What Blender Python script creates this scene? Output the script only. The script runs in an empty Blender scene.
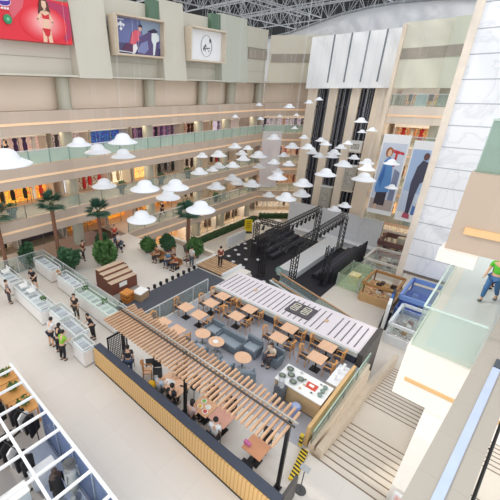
import bpy, bmesh, math, random
from mathutils import Vector, Matrix
random.seed(7)
R=random.random
PI=math.pi
SC=bpy.context.scene
COL=SC.collection
# ---------------------------------------------------------------- camera model
H=12.0; FPX=345.0; CX,CY=180.0,252.0
PITCH=math.atan2(160,345)
S2=math.sqrt(.5)
FW=Vector((S2*math.cos(PITCH),S2*math.cos(PITCH),-math.sin(PITCH)))
RT=Vector((S2,-S2,0)); UP=RT.cross(FW)
def ray(x,y): return FW+RT*((x-CX)/FPX)+UP*((CY-y)/FPX)
def gz(x,y,z=0.0):
    d=ray(x,y); t=(z-H)/d.z; return Vector((0,0,H))+d*t
def gx(x,y,X):
    d=ray(x,y); return Vector((0,0,H))+d*(X/d.x)
def gy(x,y,Y):
    d=ray(x,y); return Vector((0,0,H))+d*(Y/d.y)
# ---------------------------------------------------------------- materials
def lin(c):
    c=c/255.
    return c/12.92 if c<=.04045 else ((c+.055)/1.055)**2.4
def rgb(h):
    h=h.lstrip('#'); return tuple(lin(int(h[i:i+2],16)) for i in (0,2,4))
_M={}
def mat(hexc,rough=.6,metal=0.,var=.10,scale=3.,kind='noise',emit=0.,hex2=None,alpha=None):
    key=(hexc,rough,metal,var,scale,kind,emit,hex2,alpha)
    if key in _M: return _M[key]
    m=bpy.data.materials.new('m_'+kind+'_'+hexc.strip('#')); m.use_nodes=True
    nt=m.node_tree; N=nt.nodes; L=nt.links
    b=N['Principled BSDF']; c=rgb(hexc)
    b.inputs['Roughness'].default_value=rough; b.inputs['Metallic'].default_value=metal
    tc=N.new('ShaderNodeTexCoord')
    mix=N.new('ShaderNodeMix'); mix.data_type='RGBA'
    c2=rgb(hex2) if hex2 else tuple(max(0,v*(1-var*2)) for v in c)
    mix.inputs['A'].default_value=(*c,1); mix.inputs['B'].default_value=(*c2,1)
    def mapped(sc):
        mp=N.new('ShaderNodeMapping'); mp.inputs['Scale'].default_value=sc
        L.new(tc.outputs['Object'],mp.inputs['Vector']); return mp
    if kind=='noise':
        t=N.new('ShaderNodeTexNoise'); t.inputs['Scale'].default_value=scale; t.inputs['Detail'].default_value=3
        L.new(tc.outputs['Object'],t.inputs['Vector']); L.new(t.outputs['Fac'],mix.inputs['Factor'])
    elif kind=='wood':
        mp=mapped((1.,1.,6.)); t=N.new('ShaderNodeTexNoise'); t.inputs['Scale'].default_value=scale
        L.new(mp.outputs[0],t.inputs['Vector']); L.new(t.outputs['Fac'],mix.inputs['Factor'])
    elif kind=='merch':      # rows of mixed goods
        mp=mapped((scale,scale,scale*1.3)); t=N.new('ShaderNodeTexVoronoi'); L.new(mp.outputs[0],t.inputs['Vector'])
        sp=N.new('ShaderNodeSeparateColor'); L.new(t.outputs['Color'],sp.inputs[0])
        hs=N.new('ShaderNodeHueSaturation'); L.new(mix.outputs['Result'],hs.inputs['Color'])
        ma=N.new('ShaderNodeMath'); ma.operation='MULTIPLY_ADD'; ma.inputs[1].default_value=.12; ma.inputs[2].default_value=.44
        L.new(sp.outputs[1],ma.inputs[0]); L.new(ma.outputs[0],hs.inputs['Hue'])
        L.new(sp.outputs[0],mix.inputs['Factor'])
    elif kind=='slabs':      # stone slabs with joints
        t=N.new('ShaderNodeTexBrick'); L.new(tc.outputs['Object'],t.inputs['Vector'])
        t.inputs['Scale'].default_value=1.; t.inputs['Brick Width'].default_value=scale; t.inputs['Row Height'].default_value=scale
        t.inputs['Mortar Size'].default_value=.012; t.offset=0
        t.inputs['Color1'].default_value=(*c,1); t.inputs['Color2'].default_value=(*[v*(1-var) for v in c],1)
        t.inputs['Mortar'].default_value=(*[v*.9 for v in c],1)
        n=N.new('ShaderNodeTexNoise'); n.inputs['Scale'].default_value=1.7; n.inputs['Detail'].default_value=5
        L.new(tc.outputs['Object'],n.inputs['Vector'])
        ma=N.new('ShaderNodeMath'); ma.operation='MULTIPLY'; ma.inputs[1].default_value=.5; L.new(n.outputs['Fac'],ma.inputs[0])
        L.new(ma.outputs[0],mix.inputs['Factor']); L.new(t.outputs['Color'],mix.inputs['A'])
    elif kind=='stone':      # upright stone cladding: faint vertical joints
        mp=mapped((.8,.8,.05)); t=N.new('ShaderNodeTexVoronoi'); t.inputs['Scale'].default_value=1.2
        L.new(mp.outputs[0],t.inputs['Vector'])
        sp=N.new('ShaderNodeSeparateColor'); L.new(t.outputs['Color'],sp.inputs[0]); L.new(sp.outputs[0],mix.inputs['Factor'])
    elif kind=='marble':
        n=N.new('ShaderNodeTexNoise'); n.inputs['Scale'].default_value=.28; n.inputs['Detail'].default_value=5; n.inputs['Distortion'].default_value=2.2
        L.new(tc.outputs['Object'],n.inputs['Vector'])
        cr=N.new('ShaderNodeValToRGB'); cr.color_ramp.elements[0].position=.47; cr.color_ramp.elements[1].position=.53
        cr.color_ramp.elements[0].color=(0,0,0,1); cr.color_ramp.elements[1].color=(0,0,0,1)
        e=cr.color_ramp.elements.new(.5); e.color=(1,1,1,1)
        L.new(n.outputs['Fac'],cr.inputs[0]); L.new(cr.outputs[0],mix.inputs['Factor'])
    elif kind=='planks':     # narrow upright boards along Y
        t=N.new('ShaderNodeTexWave'); t.wave_type='BANDS'; t.bands_direction='Y'; t.inputs['Scale'].default_value=scale; t.inputs['Distortion'].default_value=.4
        L.new(tc.outputs['Object'],t.inputs['Vector'])
        cr=N.new('ShaderNodeValToRGB'); cr.color_ramp.elements[0].position=.05; cr.color_ramp.elements[1].position=.3
        cr.color_ramp.elements[0].color=(1,1,1,1); cr.color_ramp.elements[1].color=(0,0,0,1)
        L.new(t.outputs['Fac'],cr.inputs[0]); L.new(cr.outputs[0],mix.inputs['Factor'])
    L.new(mix.outputs['Result'],b.inputs['Base Color'])
    if kind=='merch':
        L.new(hs.outputs['Color'],b.inputs['Base Color'])
    if emit:
        src=hs.outputs['Color'] if kind=='merch' else mix.outputs['Result']
        L.new(src,b.inputs['Emission Color']); b.inputs['Emission Strength'].default_value=emit
    _M[key]=m; return m
def glass(hexc='#d5ebe2',tr=.8,rough=.05):
    key=('glass',hexc,tr)
    if key in _M: return _M[key]
    m=bpy.data.materials.new('m_glass_'+hexc.strip('#')); m.use_nodes=True
    nt=m.node_tree; N=nt.nodes; L=nt.links; N.clear()
    o=N.new('ShaderNodeOutputMaterial'); t=N.new('ShaderNodeBsdfTransparent'); g=N.new('ShaderNodeBsdfPrincipled')
    nz=N.new('ShaderNodeTexNoise'); nz.inputs['Scale'].default_value=.6
    mx=N.new('ShaderNodeMix'); mx.data_type='RGBA'; c=rgb(hexc)
    mx.inputs['A'].default_value=(*c,1); mx.inputs['B'].default_value=(*[v*.9 for v in c],1)
    L.new(nz.outputs['Fac'],mx.inputs['Factor']); L.new(mx.outputs['Result'],g.inputs['Base Color']); L.new(mx.outputs['Result'],t.inputs['Color'])
    g.inputs['Roughness'].default_value=rough
    s=N.new('ShaderNodeMixShader'); s.inputs[0].default_value=1-tr
    L.new(t.outputs[0],s.inputs[1]); L.new(g.outputs[0],s.inputs[2]); L.new(s.outputs[0],o.inputs[0])
    _M[key]=m; return m
# palette
STONE=mat('#c8b5a4',.55,var=.05,kind='stone',scale=1)
CREAM=mat('#ead7c3',.6,var=.04,scale=.6)
CREAML=mat('#e8d9c6',.55,var=.04,scale=.6)
GREY=mat('#c0c2b4',.6,var=.04,scale=.5)
PANEL=mat('#cdc8b9',.6,var=.04,scale=.5)
COLM=mat('#b8b4a2',.5,var=.06,scale=1.5)
WHITE=mat('#f2f2f0',.45,var=.02,scale=1)
WHITE2=mat('#e4e5e6',.5,var=.03,scale=1)
DARK=mat('#2a2a30',.5,var=.15,scale=3)
BLACK=mat('#17171a',.45,var=.1,scale=4)
NAVY=mat('#434a5a',.55,var=.08,scale=1.2)
DECK=mat('#52555f',.7,var=.10,scale=2)
GFLOOR=mat('#b6b7c0',.5,var=.08,scale=1)
TRIM=mat('#efe4d4',.5,var=.03,scale=1)
GOLD=mat('#f4cfa8',.5,var=.03,scale=1,emit=.16)
WOOD=mat('#dfb67a',.55,kind='planks',scale=2.2,hex2='#c39657')
WOODT=mat('#ecc4a4',.5,kind='wood',scale=4,hex2='#dfb08c')
WOODC=mat('#c8894a',.5,kind='wood',scale=5,hex2='#a96a30')
SLAT=mat('#d6b496',.6,kind='wood',scale=3,hex2='#b98f6c')
STEEL=mat('#a9adb0',.3,metal=.8,var=.05)
SILVER=mat('#d0d2d4',.35,metal=.3,var=.04)
GREEN=mat('#5f8c4a',.8,var=.35,scale=6)
GREEN2=mat('#4c7a52',.8,var=.35,scale=6)
BROWN=mat('#7d4a3a',.6,kind='wood',scale=2,hex2='#693a2d')
RED=mat('#c8303a',.6)
SKIN=mat('#e2b596',.6,var=.04)
HAIR=mat('#1f1918',.6)
GL=glass('#dcebe4',.7)
GLC=glass('#eef6f3',.85)
GLG=glass('#f4faf7',.88)
# ---------------------------------------------------------------- mesh helpers
class MB:
    def __init__(s): s.v=[]; s.f=[]
    def add(s,vs,fs):
        o=len(s.v); s.v+= [tuple(v) for v in vs]; s.f+=[tuple(i+o for i in f) for f in fs]; return s
    def box(s,c,d,rz=0.,rx=0.,ry=0.):
        M=Matrix.Translation(Vector(c))@Matrix.Rotation(rz,4,'Z')@Matrix.Rotation(ry,4,'Y')@Matrix.Rotation(rx,4,'X')
        x,y,z=d[0]/2,d[1]/2,d[2]/2
        vs=[M@Vector((a*x,b*y,e*z)) for e in (-1,1) for a,b in ((-1,-1),(1,-1),(1,1),(-1,1))]
        return s.add(vs,[(3,2,1,0),(4,5,6,7),(0,1,5,4),(1,2,6,5),(2,3,7,6),(3,0,4,7)])
    def b2(s,x0,x1,y0,y1,z0,z1): return s.box(((x0+x1)/2,(y0+y1)/2,(z0+z1)/2),(abs(x1-x0),abs(y1-y0),abs(z1-z0)))
    def tube(s,p,q,r0,r1=None,n=8):
        r1=r0 if r1 is None else r1
        p,q=Vector(p),Vector(q); d=(q-p)
        if d.length<1e-6: return s
        a=d.normalized(); t=Vector((0,0,1)) if abs(a.z)<.9 else Vector((1,0,0))
        u=a.cross(t).normalized(); w=a.cross(u)
        vs=[]
        for c,r in ((p,r0),(q,r1)):
            for k in range(n):
                an=2*PI*k/n; vs.append(c+(u*math.cos(an)+w*math.sin(an))*r)
        fs=[(k,(k+1)%n,n+(k+1)%n,n+k) for k in range(n)]+[tuple(range(n-1,-1,-1)),tuple(range(n,2*n))]
        return s.add(vs,fs)
    def bar(s,p,q,w):      # square bar
        return s.tube(p,q,w*.7071,None,4)
    def lathe(s,prof,c=(0,0,0),n=20):
        vs=[];m=len(prof)
        for k in range(n):
            an=2*PI*k/n
            for r,z in prof: vs.append((c[0]+r*math.cos(an),c[1]+r*math.sin(an),c[2]+z))
        fs=[]
        for k in range(n):
            k2=(k+1)%n
            for i in range(m-1): fs.append((k*m+i,k2*m+i,k2*m+i+1,k*m+i+1))
        return s.add(vs,fs)
    def ball(s,c,r,n=10,m=6,sc=(1,1,1)):
        prof=[(max(1e-4,r*math.sin(PI*i/m)),-r*math.cos(PI*i/m)) for i in range(m+1)]
        o=len(s.v); s.lathe(prof,(0,0,0),n)
        for i in range(o,len(s.v)):
            v=s.v[i]; s.v[i]=(c[0]+v[0]*sc[0],c[1]+v[1]*sc[1],c[2]+v[2]*sc[2])
        return s
    def prism(s,poly,z0,z1):
        n=len(poly); vs=[(p[0],p[1],z0) for p in poly]+[(p[0],p[1],z1) for p in poly]
        return s.add(vs,[(k,(k+1)%n,n+(k+1)%n,n+k) for k in range(n)]+[tuple(range(n-1,-1,-1)),tuple(range(n,2*n))])
    def build(s,name,m,parent=None,smooth=False,bevel=0.):
        me=bpy.data.meshes.new(name); me.from_pydata(s.v,[],s.f); me.materials.append(m)
        bm=bmesh.new(); bm.from_mesh(me); bmesh.ops.recalc_face_normals(bm,faces=bm.faces); bm.to_mesh(me); bm.free()
        if smooth:
            for p in me.polygons: p.use_smooth=True
        o=bpy.data.objects.new(name,me); COL.objects.link(o)
        if parent: o.parent=parent
        if bevel:
            md=o.modifiers.new('edge','BEVEL'); md.width=bevel; md.segments=2; md.limit_method='ANGLE'
        return o
def tag(o,label=None,cat=None,group=None,kind=None):
    if label: o['label']=label
    if cat: o['category']=cat
    if group: o['group']=group
    if kind: o['kind']=kind
    return o
def thing(name,label,cat,loc=(0,0,0),rz=0.,group=None):
    o=bpy.data.objects.new(name,None); COL.objects.link(o); o.empty_display_size=.2
    o.location=loc; o.rotation_euler=(0,0,rz); return tag(o,label,cat,group)
def struct(name,mb,m,label=None):
    o=mb.build(name,m); o['kind']='structure'
    o['label']=label or name.replace('_',' '); o['category']=name.split('_')[0]; return o
def children(o): return [c for c in COL.objects if c.parent==o]
def copy_tree(o,loc,rz=0.,label=None,scale=None,mats=None):
    ch=_kids.get(o.name) or [(c,[g for g in c.children]) for c in o.children]
    r=o.copy(); COL.objects.link(r); r.location=loc; r.rotation_euler=(0,0,rz)
    if label: r['label']=label
    if scale: r.scale=(scale,scale,scale)
    for c,gs in ch:
        d=c.copy(); COL.objects.link(d); d.parent=r
        for g in gs:
            e=g.copy(); COL.objects.link(e); e.parent=d
    return r
_kids={}
def objmat(o,m):
    o.material_slots[0].link='OBJECT'; o.material_slots[0].material=m
ORD=['first','second','third','fourth','fifth','sixth','seventh','eighth','ninth','tenth','eleventh','twelfth','thirteenth','fourteenth','fifteenth','sixteenth','seventeenth','eighteenth','nineteenth','twentieth','twenty-first','twenty-second','twenty-third','twenty-fourth','twenty-fifth','twenty-sixth','twenty-seventh','twenty-eighth','twenty-ninth','thirtieth']
# ---------------------------------------------------------------- levels of the galleries
D=24.7
LT=[0.0,3.65,7.31,10.83]; LB=[-1.45,2.2,5.88,9.34]; LS=[-.70,2.92,6.55,10.06]
ZS=-3.6          # sunken court floor
CEIL=12.95
# ================================================================ SETTING
f=MB()
f.b2(-8,9.3,-10,D,-3.55,0); f.b2(9.3,15.2,2.6,D,-3.55,0); f.b2(15.2,19.6,12.2,20.6,-3.55,0); f.b2(15.2,17.8,20.6,D,-3.55,0)
struct('floor',f,mat('#e3dcd3',.35,var=.05,kind='slabs',scale=1.2),'pale beige stone plaza floor')
f=MB().b2(9.0,52,-12,36,ZS-.3,ZS)
struct('floor_court',f,mat('#e2d9cd',.4,var=.05,kind='slabs',scale=1.6),'beige floor of the sunken court')
# plaza inset: dark terrace strip beside restaurant
def frame(o,u,n):
    o=Vector((*o,0)); u=Vector((*u,0)).normalized(); n=Vector((*n,0)).normalized(); rz=math.atan2(u.y,u.x)
    def bx(mb,u0,u1,n0,n1,z0,z1):
        c=o+u*((u0+u1)/2)+n*((n0+n1)/2); c.z=(z0+z1)/2
        return mb.box(c,(abs(u1-u0),abs(n1-n0),abs(z1-z0)),rz)
    def pt(a,b,z):
        p=o+u*a+n*b; return Vector((p.x,p.y,z))
    bx.pt=pt; bx.rz=rz; bx.u=u; bx.n=n
    return bx
FL=frame((-6,D),(1,0),(0,1))          # left facade, u = X+6
LEN_L=45.3
FE=frame((39.3,D),(1,-1),(1,1))       # diagonal end facade
FR=frame((38,11.0),(0,-1),(1,0))       # right facade
tn=[0]
def trim(mb,m,label):
    tn[0]+=1; return struct('trim_%d'%tn[0],mb,m,label)
lev=['second','third','fourth','fifth']
for k in range(4):
    if k==0: segs=[(FL,23.6,LEN_L,'left'),(FE,0,8.6,'corner')]
    else: segs=[(FL,0,LEN_L,'left'),(FE,0,8.6,'corner'),(FR,0,7.0,'right')]
    for F,u0,u1,nm in segs:
        li=MB(); F(li,(23.6 if (k==1 and nm=='left') else u0)+.3,u1-.3,1.0,1.5,LB[k]-.06,LB[k]-.01); lo=li.build('added_fill_strip',mat('#fff1dd',.5,emit=7.)); tag(lo,'added long warm fill strip under the %s level gallery on the %s side'%(lev[k],nm),'light',None,'structure')  # glowing strips added under the slabs to brighten the dark galleries
        m=MB(); F(m,u0,u1,0,.45,LB[k],LT[k]); F(m,u0,u1,.45,7.5,LT[k]-.5,LT[k]-.01); F(m,u0,u1,.45,7.5,LB[k],LB[k]+.1)
        t=trim(m,STONE if nm!='right' else mat('#e6d9ca',.55,var=.05,kind='stone',scale=1),'beige stone gallery edge of the %s level on the %s side'%(lev[k],nm))  # right side stone is paler: sunlight put into its colour
        s=MB(); F(s,u0,u1,-.05,0.02,LS[k]-.10,LS[k]+.06); st=s.build('light_strip',GOLD,t)
# first-level ledge with hedges in the court
m=MB(); FL(m,25.2,LEN_L,-1.5,.4,ZS+.02,ZS+.18); FE(m,0,5,-1.5,.4,ZS+.02,ZS+.18); trim(m,CREAM,'low stone planting kerb around the court')
# back walls per level
wn=MB(); FL(wn,0,LEN_L+9,7.5,7.8,ZS,12.9); FE(wn,-4,12,7.5,7.8,ZS,12.9); struct('wall_left_back',wn,CREAM,'cream back wall of the left galleries')
wn=MB(); FR(wn,-2,9,7.5,7.8,ZS,12.6); struct('wall_right_back',wn,CREAM,'cream back wall of the right galleries')
# fifth level cream wall just behind the edge
wn=MB(); FL(wn,0,LEN_L,1.3,1.5,LT[3],CEIL+.2); FE(wn,0,8.6,1.3,1.5,LT[3],CEIL+.2); struct('wall_upper_cream',wn,CREAM,'cream wall behind the top gallery ledge')
cn=MB(); FL(cn,0,LEN_L,-.35,1.6,CEIL,CEIL+.12); FE(cn,0,8.6,-.1,1.6,CEIL,CEIL+.12); struct('trim_soffit',cn,PANEL,'soffit under the high panelled wall')
# high panelled wall
wn=MB(); FL(wn,0,LEN_L,.5,.9,CEIL,18.3); struct('wall_left_high',wn,PANEL,'high greyish panelled wall with billboards')
wn=MB(); FE(wn,0,8.6,.2,.5,CEIL,17.8); struct('wall_corner_high',wn,mat('#dcd5c2',.6,var=.03,scale=.5),'cream high wall at the corner')
v=MB(); FL(v,41.6,LEN_L-.05,.38,.52,15.35,16.25); FE(v,.2,8.6,.1,.22,15.1,15.95); trim(v,mat('#a99f92',.6,var=.1,scale=4),'brownish ventilation band in the high wall')
wn=MB(); FL(wn,0,LEN_L,.35,.5,16.35,16.39); FL(wn,0,LEN_L,.46,.5,14.1,14.13); trim(wn,mat('#b3ae9c',.6),'joint lines in the high wall')
for i,(a,b) in enumerate(((14.25,17.05),(22.4,25.1),(30.2,34.5))):
    m=MB(); z1=18.75; 
    A,B=a+6,b+6
    p=[FL.pt(A,.6,CEIL-.05),FL.pt(B,.6,CEIL-.05),FL.pt(B,-.5,CEIL-.05),FL.pt(A,-.5,CEIL-.05),FL.pt(A,.6,z1),FL.pt(B,.6,z1),FL.pt(B,.1,z1),FL.pt(A,.1,z1)]
    m.add(p,[(0,1,2,3),(4,5,6,7),(0,1,5,4),(1,2,6,5),(2,3,7,6),(3,0,4,7)])
    for zz in (14.3,15.9,17.3): pass
    trim(m,PANEL if i<2 else GREY,['projecting panel left of the rider billboard','projecting panel between the two right billboards','projecting panel right of the white billboard'][i])
for i,(a,b) in enumerate(((21.3,22.4),(28.9,30.2))):
    m=MB(); FL(m,a+6,b+6,.1,.55,17.2,18.6); trim(m,mat('#5f7c66',.6),['dark green recess beside the rider billboard','dark green recess beside the white billboard'][i])
# columns of the left facade
cx=[8.2,12.55,16.7,20.9,27.7,32.6,38.2]
cxl=[(12.55,3),(20.9,3),(27.7,3),(32.6,3),(38.6,3),(4.6,3)]
cnum=['first','second','third','fourth','fifth']
for i,x in enumerate((5.2,13.5,21.7,28.7,33.3,38.8)):
    for k in range(5):
        if k==0 and x<17: continue
        z0=[ZS,0,LT[1],LT[2],LT[3]][k]; z1=[LB[0],LB[1],LB[2],LB[3],CEIL][k]
        m=MB(); yy=D+(.75 if k==4 else 1.25)
        m.lathe([(.001,z0),(.55,z0),(.55,z0+.15),(.48,z0+.17),(.48,z1-.02),(.001,z1-.02)],(x,yy,0),20)
        o=m.build('column',COLM,None,True); 
        md=o.modifiers.new('e','EDGE_SPLIT'); 
        tag(o,'round greyish column, %s from the left on the %s gallery'%(['first','second','third','fourth','fifth','sixth'][i],['court','second','third','fourth','top'][k]),'column',None,'structure')
# roof: diagonal louvre blades, trusses
lv=MB(); d=Vector((1,-1,0)).normalized(); nn=Vector((1,1,0)).normalized()
for k in [-12,-8,-4]+list(range(40)):
    c=nn*(35+k*1.5)+Vector((0,0,23.3)); lv.box(c,(90,.12,.62),-PI/4)
struct('ceiling',lv,mat('#17191c',.8,var=.1),'dark roof blades over the atrium')
def truss(p,q,h,n,r=.05):
    m=MB(); p=Vector(p);q=Vector(q); up=Vector((0,0,h)); side=(q-p).normalized().cross(Vector((0,0,1)))*h*.35
    for c in (p,p+up+side,p+up-side): m.tube(c,c+(q-p),r*1.3,None,6)
    for i in range(n):
        a=p+(q-p)*(i/n); b=p+(q-p)*((i+.5)/n); e=p+(q-p)*((i+1)/n)
        for s in (side,-side):
            m.tube(a,b+up+s,r*.7,None,5); m.tube(b+up+s,e,r*.7,None,5)
        m.tube(b+up+side,b+up-side,r*.6,None,5)
    return m
WT=mat('#9ea2a7',.4,var=.05)
for i,(p,q) in enumerate([((14,23.5,20.3),(48,23.5,20.3)),((30,31,20.6),(58,31,20.6)),((30,16,21),(58,16,21)),((28,36,20.6),(28,14,20.6)),((35,36,20.6),(35,12,20.6)),((43,38,20.6),(43,10,20.6)),((22,36,20.6),(22,20,20.6)),((51,38,20.6),(51,10,20.6))]):
    t=truss(p,q,1.9,12); o=t.build('roof_truss',WT)
    tag(o,'white steel roof truss, %s in the roof frame'%ORD[i],'roof truss','roof trusses','structure')
# arched white upper wall behind the tower and the right facade
m=MB(); pts=[gx(x,y,45.5) for x,y in ((262,40),(290,33),(315,24),(340,15),(370,7.5),(400,2.5),(440,-1),(500,-3))]
for a,b in zip(pts[:-1],pts[1:]):
    m.add([(45.5,a.y,11),(45.5,b.y,11),(45.5,b.y,b.z),(45.5,a.y,a.z),(45.9,a.y,11),(45.9,b.y,11),(45.9,b.y,b.z),(45.9,a.y,a.z)],[(0,1,2,3),(4,5,6,7),(3,2,6,7),(0,3,7,4),(1,2,6,5)])
struct('wall_far',m,mat('#d8dade',.7,var=.04,scale=.4),'pale arched wall high above the lifts')
m=MB()
for a,b in zip(pts[:-1],pts[1:]): m.tube(a+Vector((-.2,0,0)),b+Vector((-.2,0,0)),.14,None,6)
trim(m,mat('#8b9096',.6),'grey rim along the arched wall')
# ---------------------------------------------------------------- elevator tower
TX=40.0
def tw(x,y): return gx(x,y,TX)
piers=[(19.85,18.75),(17.45,16.55),(15.12,14.25),(12.9,11.0)]
for i,(a,b) in enumerate(piers):
    m=MB().b2(TX,TX+3.2,b,a,ZS,12.6); o=m.build('tower_pier',CREAML); tag(o,'tall cream pier of the lift tower, %s from the left'%ORD[i],'pier',None,'structure')
m=MB().b2(TX+2.2,TX+3,11.5,19.8,ZS,17); struct('wall_tower_back',m,DARK,'dark back wall of the lift shafts')
m=MB(); m.b2(TX-.5,TX+3.2,11.35,19.95,12.35,17.2)
struct('wall_tower_top',m,mat('#f2f4f6',.4,var=.03,scale=.5),'white panel box at the top of the lift tower')
m=MB()
for y in (17.6,15.9,14.3,12.75): m.b2(TX-.53,TX-.48,y-.07,y+.07,12.9,17.21)
trim(m,mat('#7c838c',.5),'dark joints in the white tower panel')
for i in range(3):
    a,b=piers[i][1],piers[i+1][0]
    t=thing('elevator_shaft','black glazed lift shaft, %s from the left in the tower'%ORD[i],'lift shaft',(TX+.08,(a+b)/2,ZS),0,'lift shafts')
    w=a-b
    m=MB().b2(.3,.36,-w/2,w/2,.1,16); m.build('shaft_glass',mat('#26272e',.12,var=.15,scale=.8),t)
    for s in (-.32,.0,.32):
        MB().b2(.1,.25,s*w-.05,s*w+.05,.1,16).build('guide_rail',mat('#6d6f78',.4,metal=.4),t)
    for z in (3.6,7.2,10.8,14.2): MB().b2(.05,.3,-w/2,w/2,z-.12,z).build('transom',mat('#3b3c44',.4),t)
for i,(sh,z,h) in enumerate(((1,-1.2,3.2),(2,2.1,2.6),(2,6.3,.9))):
    a,b=piers[sh][1],piers[sh+1][0]; w=(a-b)*.86
    t=thing('elevator_cab',['grey lift cab low in the middle shaft','grey lift cab halfway up the right shaft','white bright lift cab higher in the right shaft'][i],'lift cab',(TX-.05,(a+b)/2,z))
    MB().b2(-.25,.2,-w/2,w/2,0,h).build('cab_body',mat('#b9b4aa' if i<2 else '#f4f4f4',.4),t)
    MB().b2(-.32,-.24,-w*.36,w*.36,h*.25,h*.85).build('cab_window',mat('#6f6e68',.3,hex2='#d8d3c8',kind='merch',scale=3.),t)
    MB().b2(-.3,.2,-w*.55,w*.55,-.15,0).build('cab_floor_edge',mat('#d8cdbf',.5),t)
    MB().b2(-.3,.2,-w*.55,w*.55,h,h+.15).build('cab_roof',WHITE2,t)
# ---------------------------------------------------------------- right facade upper wall and marble
m=MB(); FR(m,.1,3.6,-.1,.3,12.3,17.3); struct('wall_right_high',m,mat('#dedcca',.6,var=.03,scale=.5),'cream high wall beside the lift tower')
m=MB(); FR(m,3.6,7.9,-.4,.3,12.3,17.3); struct('wall_right_panel',m,mat('#cfd2bf',.6,var=.03,scale=.5),'greenish high wall panel by the marble wall')
m=MB(); FR(m,.1,3.6,-.16,0,14.6,15.4); FR(m,3.6,7.9,-.46,0,14.6,15.4); trim(m,mat('#a9a194',.6,var=.1,scale=4),'brown vent band in the right high wall')
m=MB(); FR(m,-.02,.25,-.4,.6,0,17.2); struct('wall_right_pier',m,CREAML,'cream pier at the right of the lift tower')
MX=31.3
m=MB().b2(MX,MX+.8,-14,4.9,-1.5,18.6); struct('wall_right',m,mat('#eaecf0',.3,kind='marble',hex2='#dcdfe4'),'white marble wall on the right')
m=MB()
for z in (0,1.35,2.75,4.15,5.6,7.0,8.45,9.9,11.3,12.75,14.2,15.6,17): m.b2(MX-.006,MX+.02,-14,4.9,z-.03,z+.03)
trim(m,mat('#aeb4bd',.5),'thin grey joints in the marble wall')
m=MB().b2(MX-.1,MX+.9,4.85,5.3,ZS,17.4); trim(m,mat('#f1e5d6',.5),'cream trim along the marble wall edge')
m=MB().b2(MX,MX+1,-14,4.9,-1.75,-1.5); trim(m,mat('#83796f',.6),'grey brown lower edge under the marble wall')
m=MB().b2(MX+5,MX+5.3,-14,4.9,ZS,-1.5); struct('wall_right_low',m,mat('#cfc8c0',.6),'pale wall under the marble wall')
# ================================================================ GALLERIES: shops, balustrades
def shop(F,u0,u1,zf,zc,label,main,alt,items=(),glow=.25,sc=2.2,sign='#efe6da',n0=3.0):
    c=F.pt((u0+u1)/2,n0,zf); t=thing('shopfront',label,'shop',c,F.rz)
    w=u1-u0; h=zc-zf
    MB().box((0,1.5,h/2),(w,.1,h)).build('back_panel',mat(main,.6,hex2=alt,kind='merch',scale=sc,emit=glow),t)  # goods wall is no lamp; emission makes the interior look lit
    for s in (-1,1): MB().box((s*w/2,.75,h/2),(.1,1.5,h)).build('side_wall',mat(sign,.6),t)
    MB().box((0,0,h-.22),(w,.12,.44)).build('sign_band',mat(sign,.5),t)
    MB().box((0,.75,.03),(w,1.5,.06)).build('shop_floor',mat('#d8c4a8',.5),t)
    nb=max(2,int(w/1.6))
    for i in range(nb+1):
        MB().box((-w/2+w*i/nb,0,(h-.44)/2),(.05,.06,h-.44)).build('mullion',mat('#8d857c',.4),t)
    for i in range(min(9,int(w/.8))):
        x=-w/2+.5+i*.8+R()*.3
        if x>w/2-.3 or not items: break
        col=items[int(R()*len(items))]
        g=MB(); z0=.75+R()*.25
        g.lathe([(.01,z0-.6),(.16,z0-.55),(.19,z0),(.12,z0+.25),(.2,z0+.5),(.19,z0+.6),(.05,z0+.66),(.08,z0+.75),(.09,z0+.85),(.01,z0+.95)],(x,.7+R()*.4,0),8)
        g.tube((x,.8,.05),(x,.8,z0-.5),.03)
        g.build('dressed_mannequin',mat(col,.7),t)
    return t
UX=lambda x:x+6       # facade coordinate from world X
zc3=LB[3];zc2=LB[2];zc1=LB[1]
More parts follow.
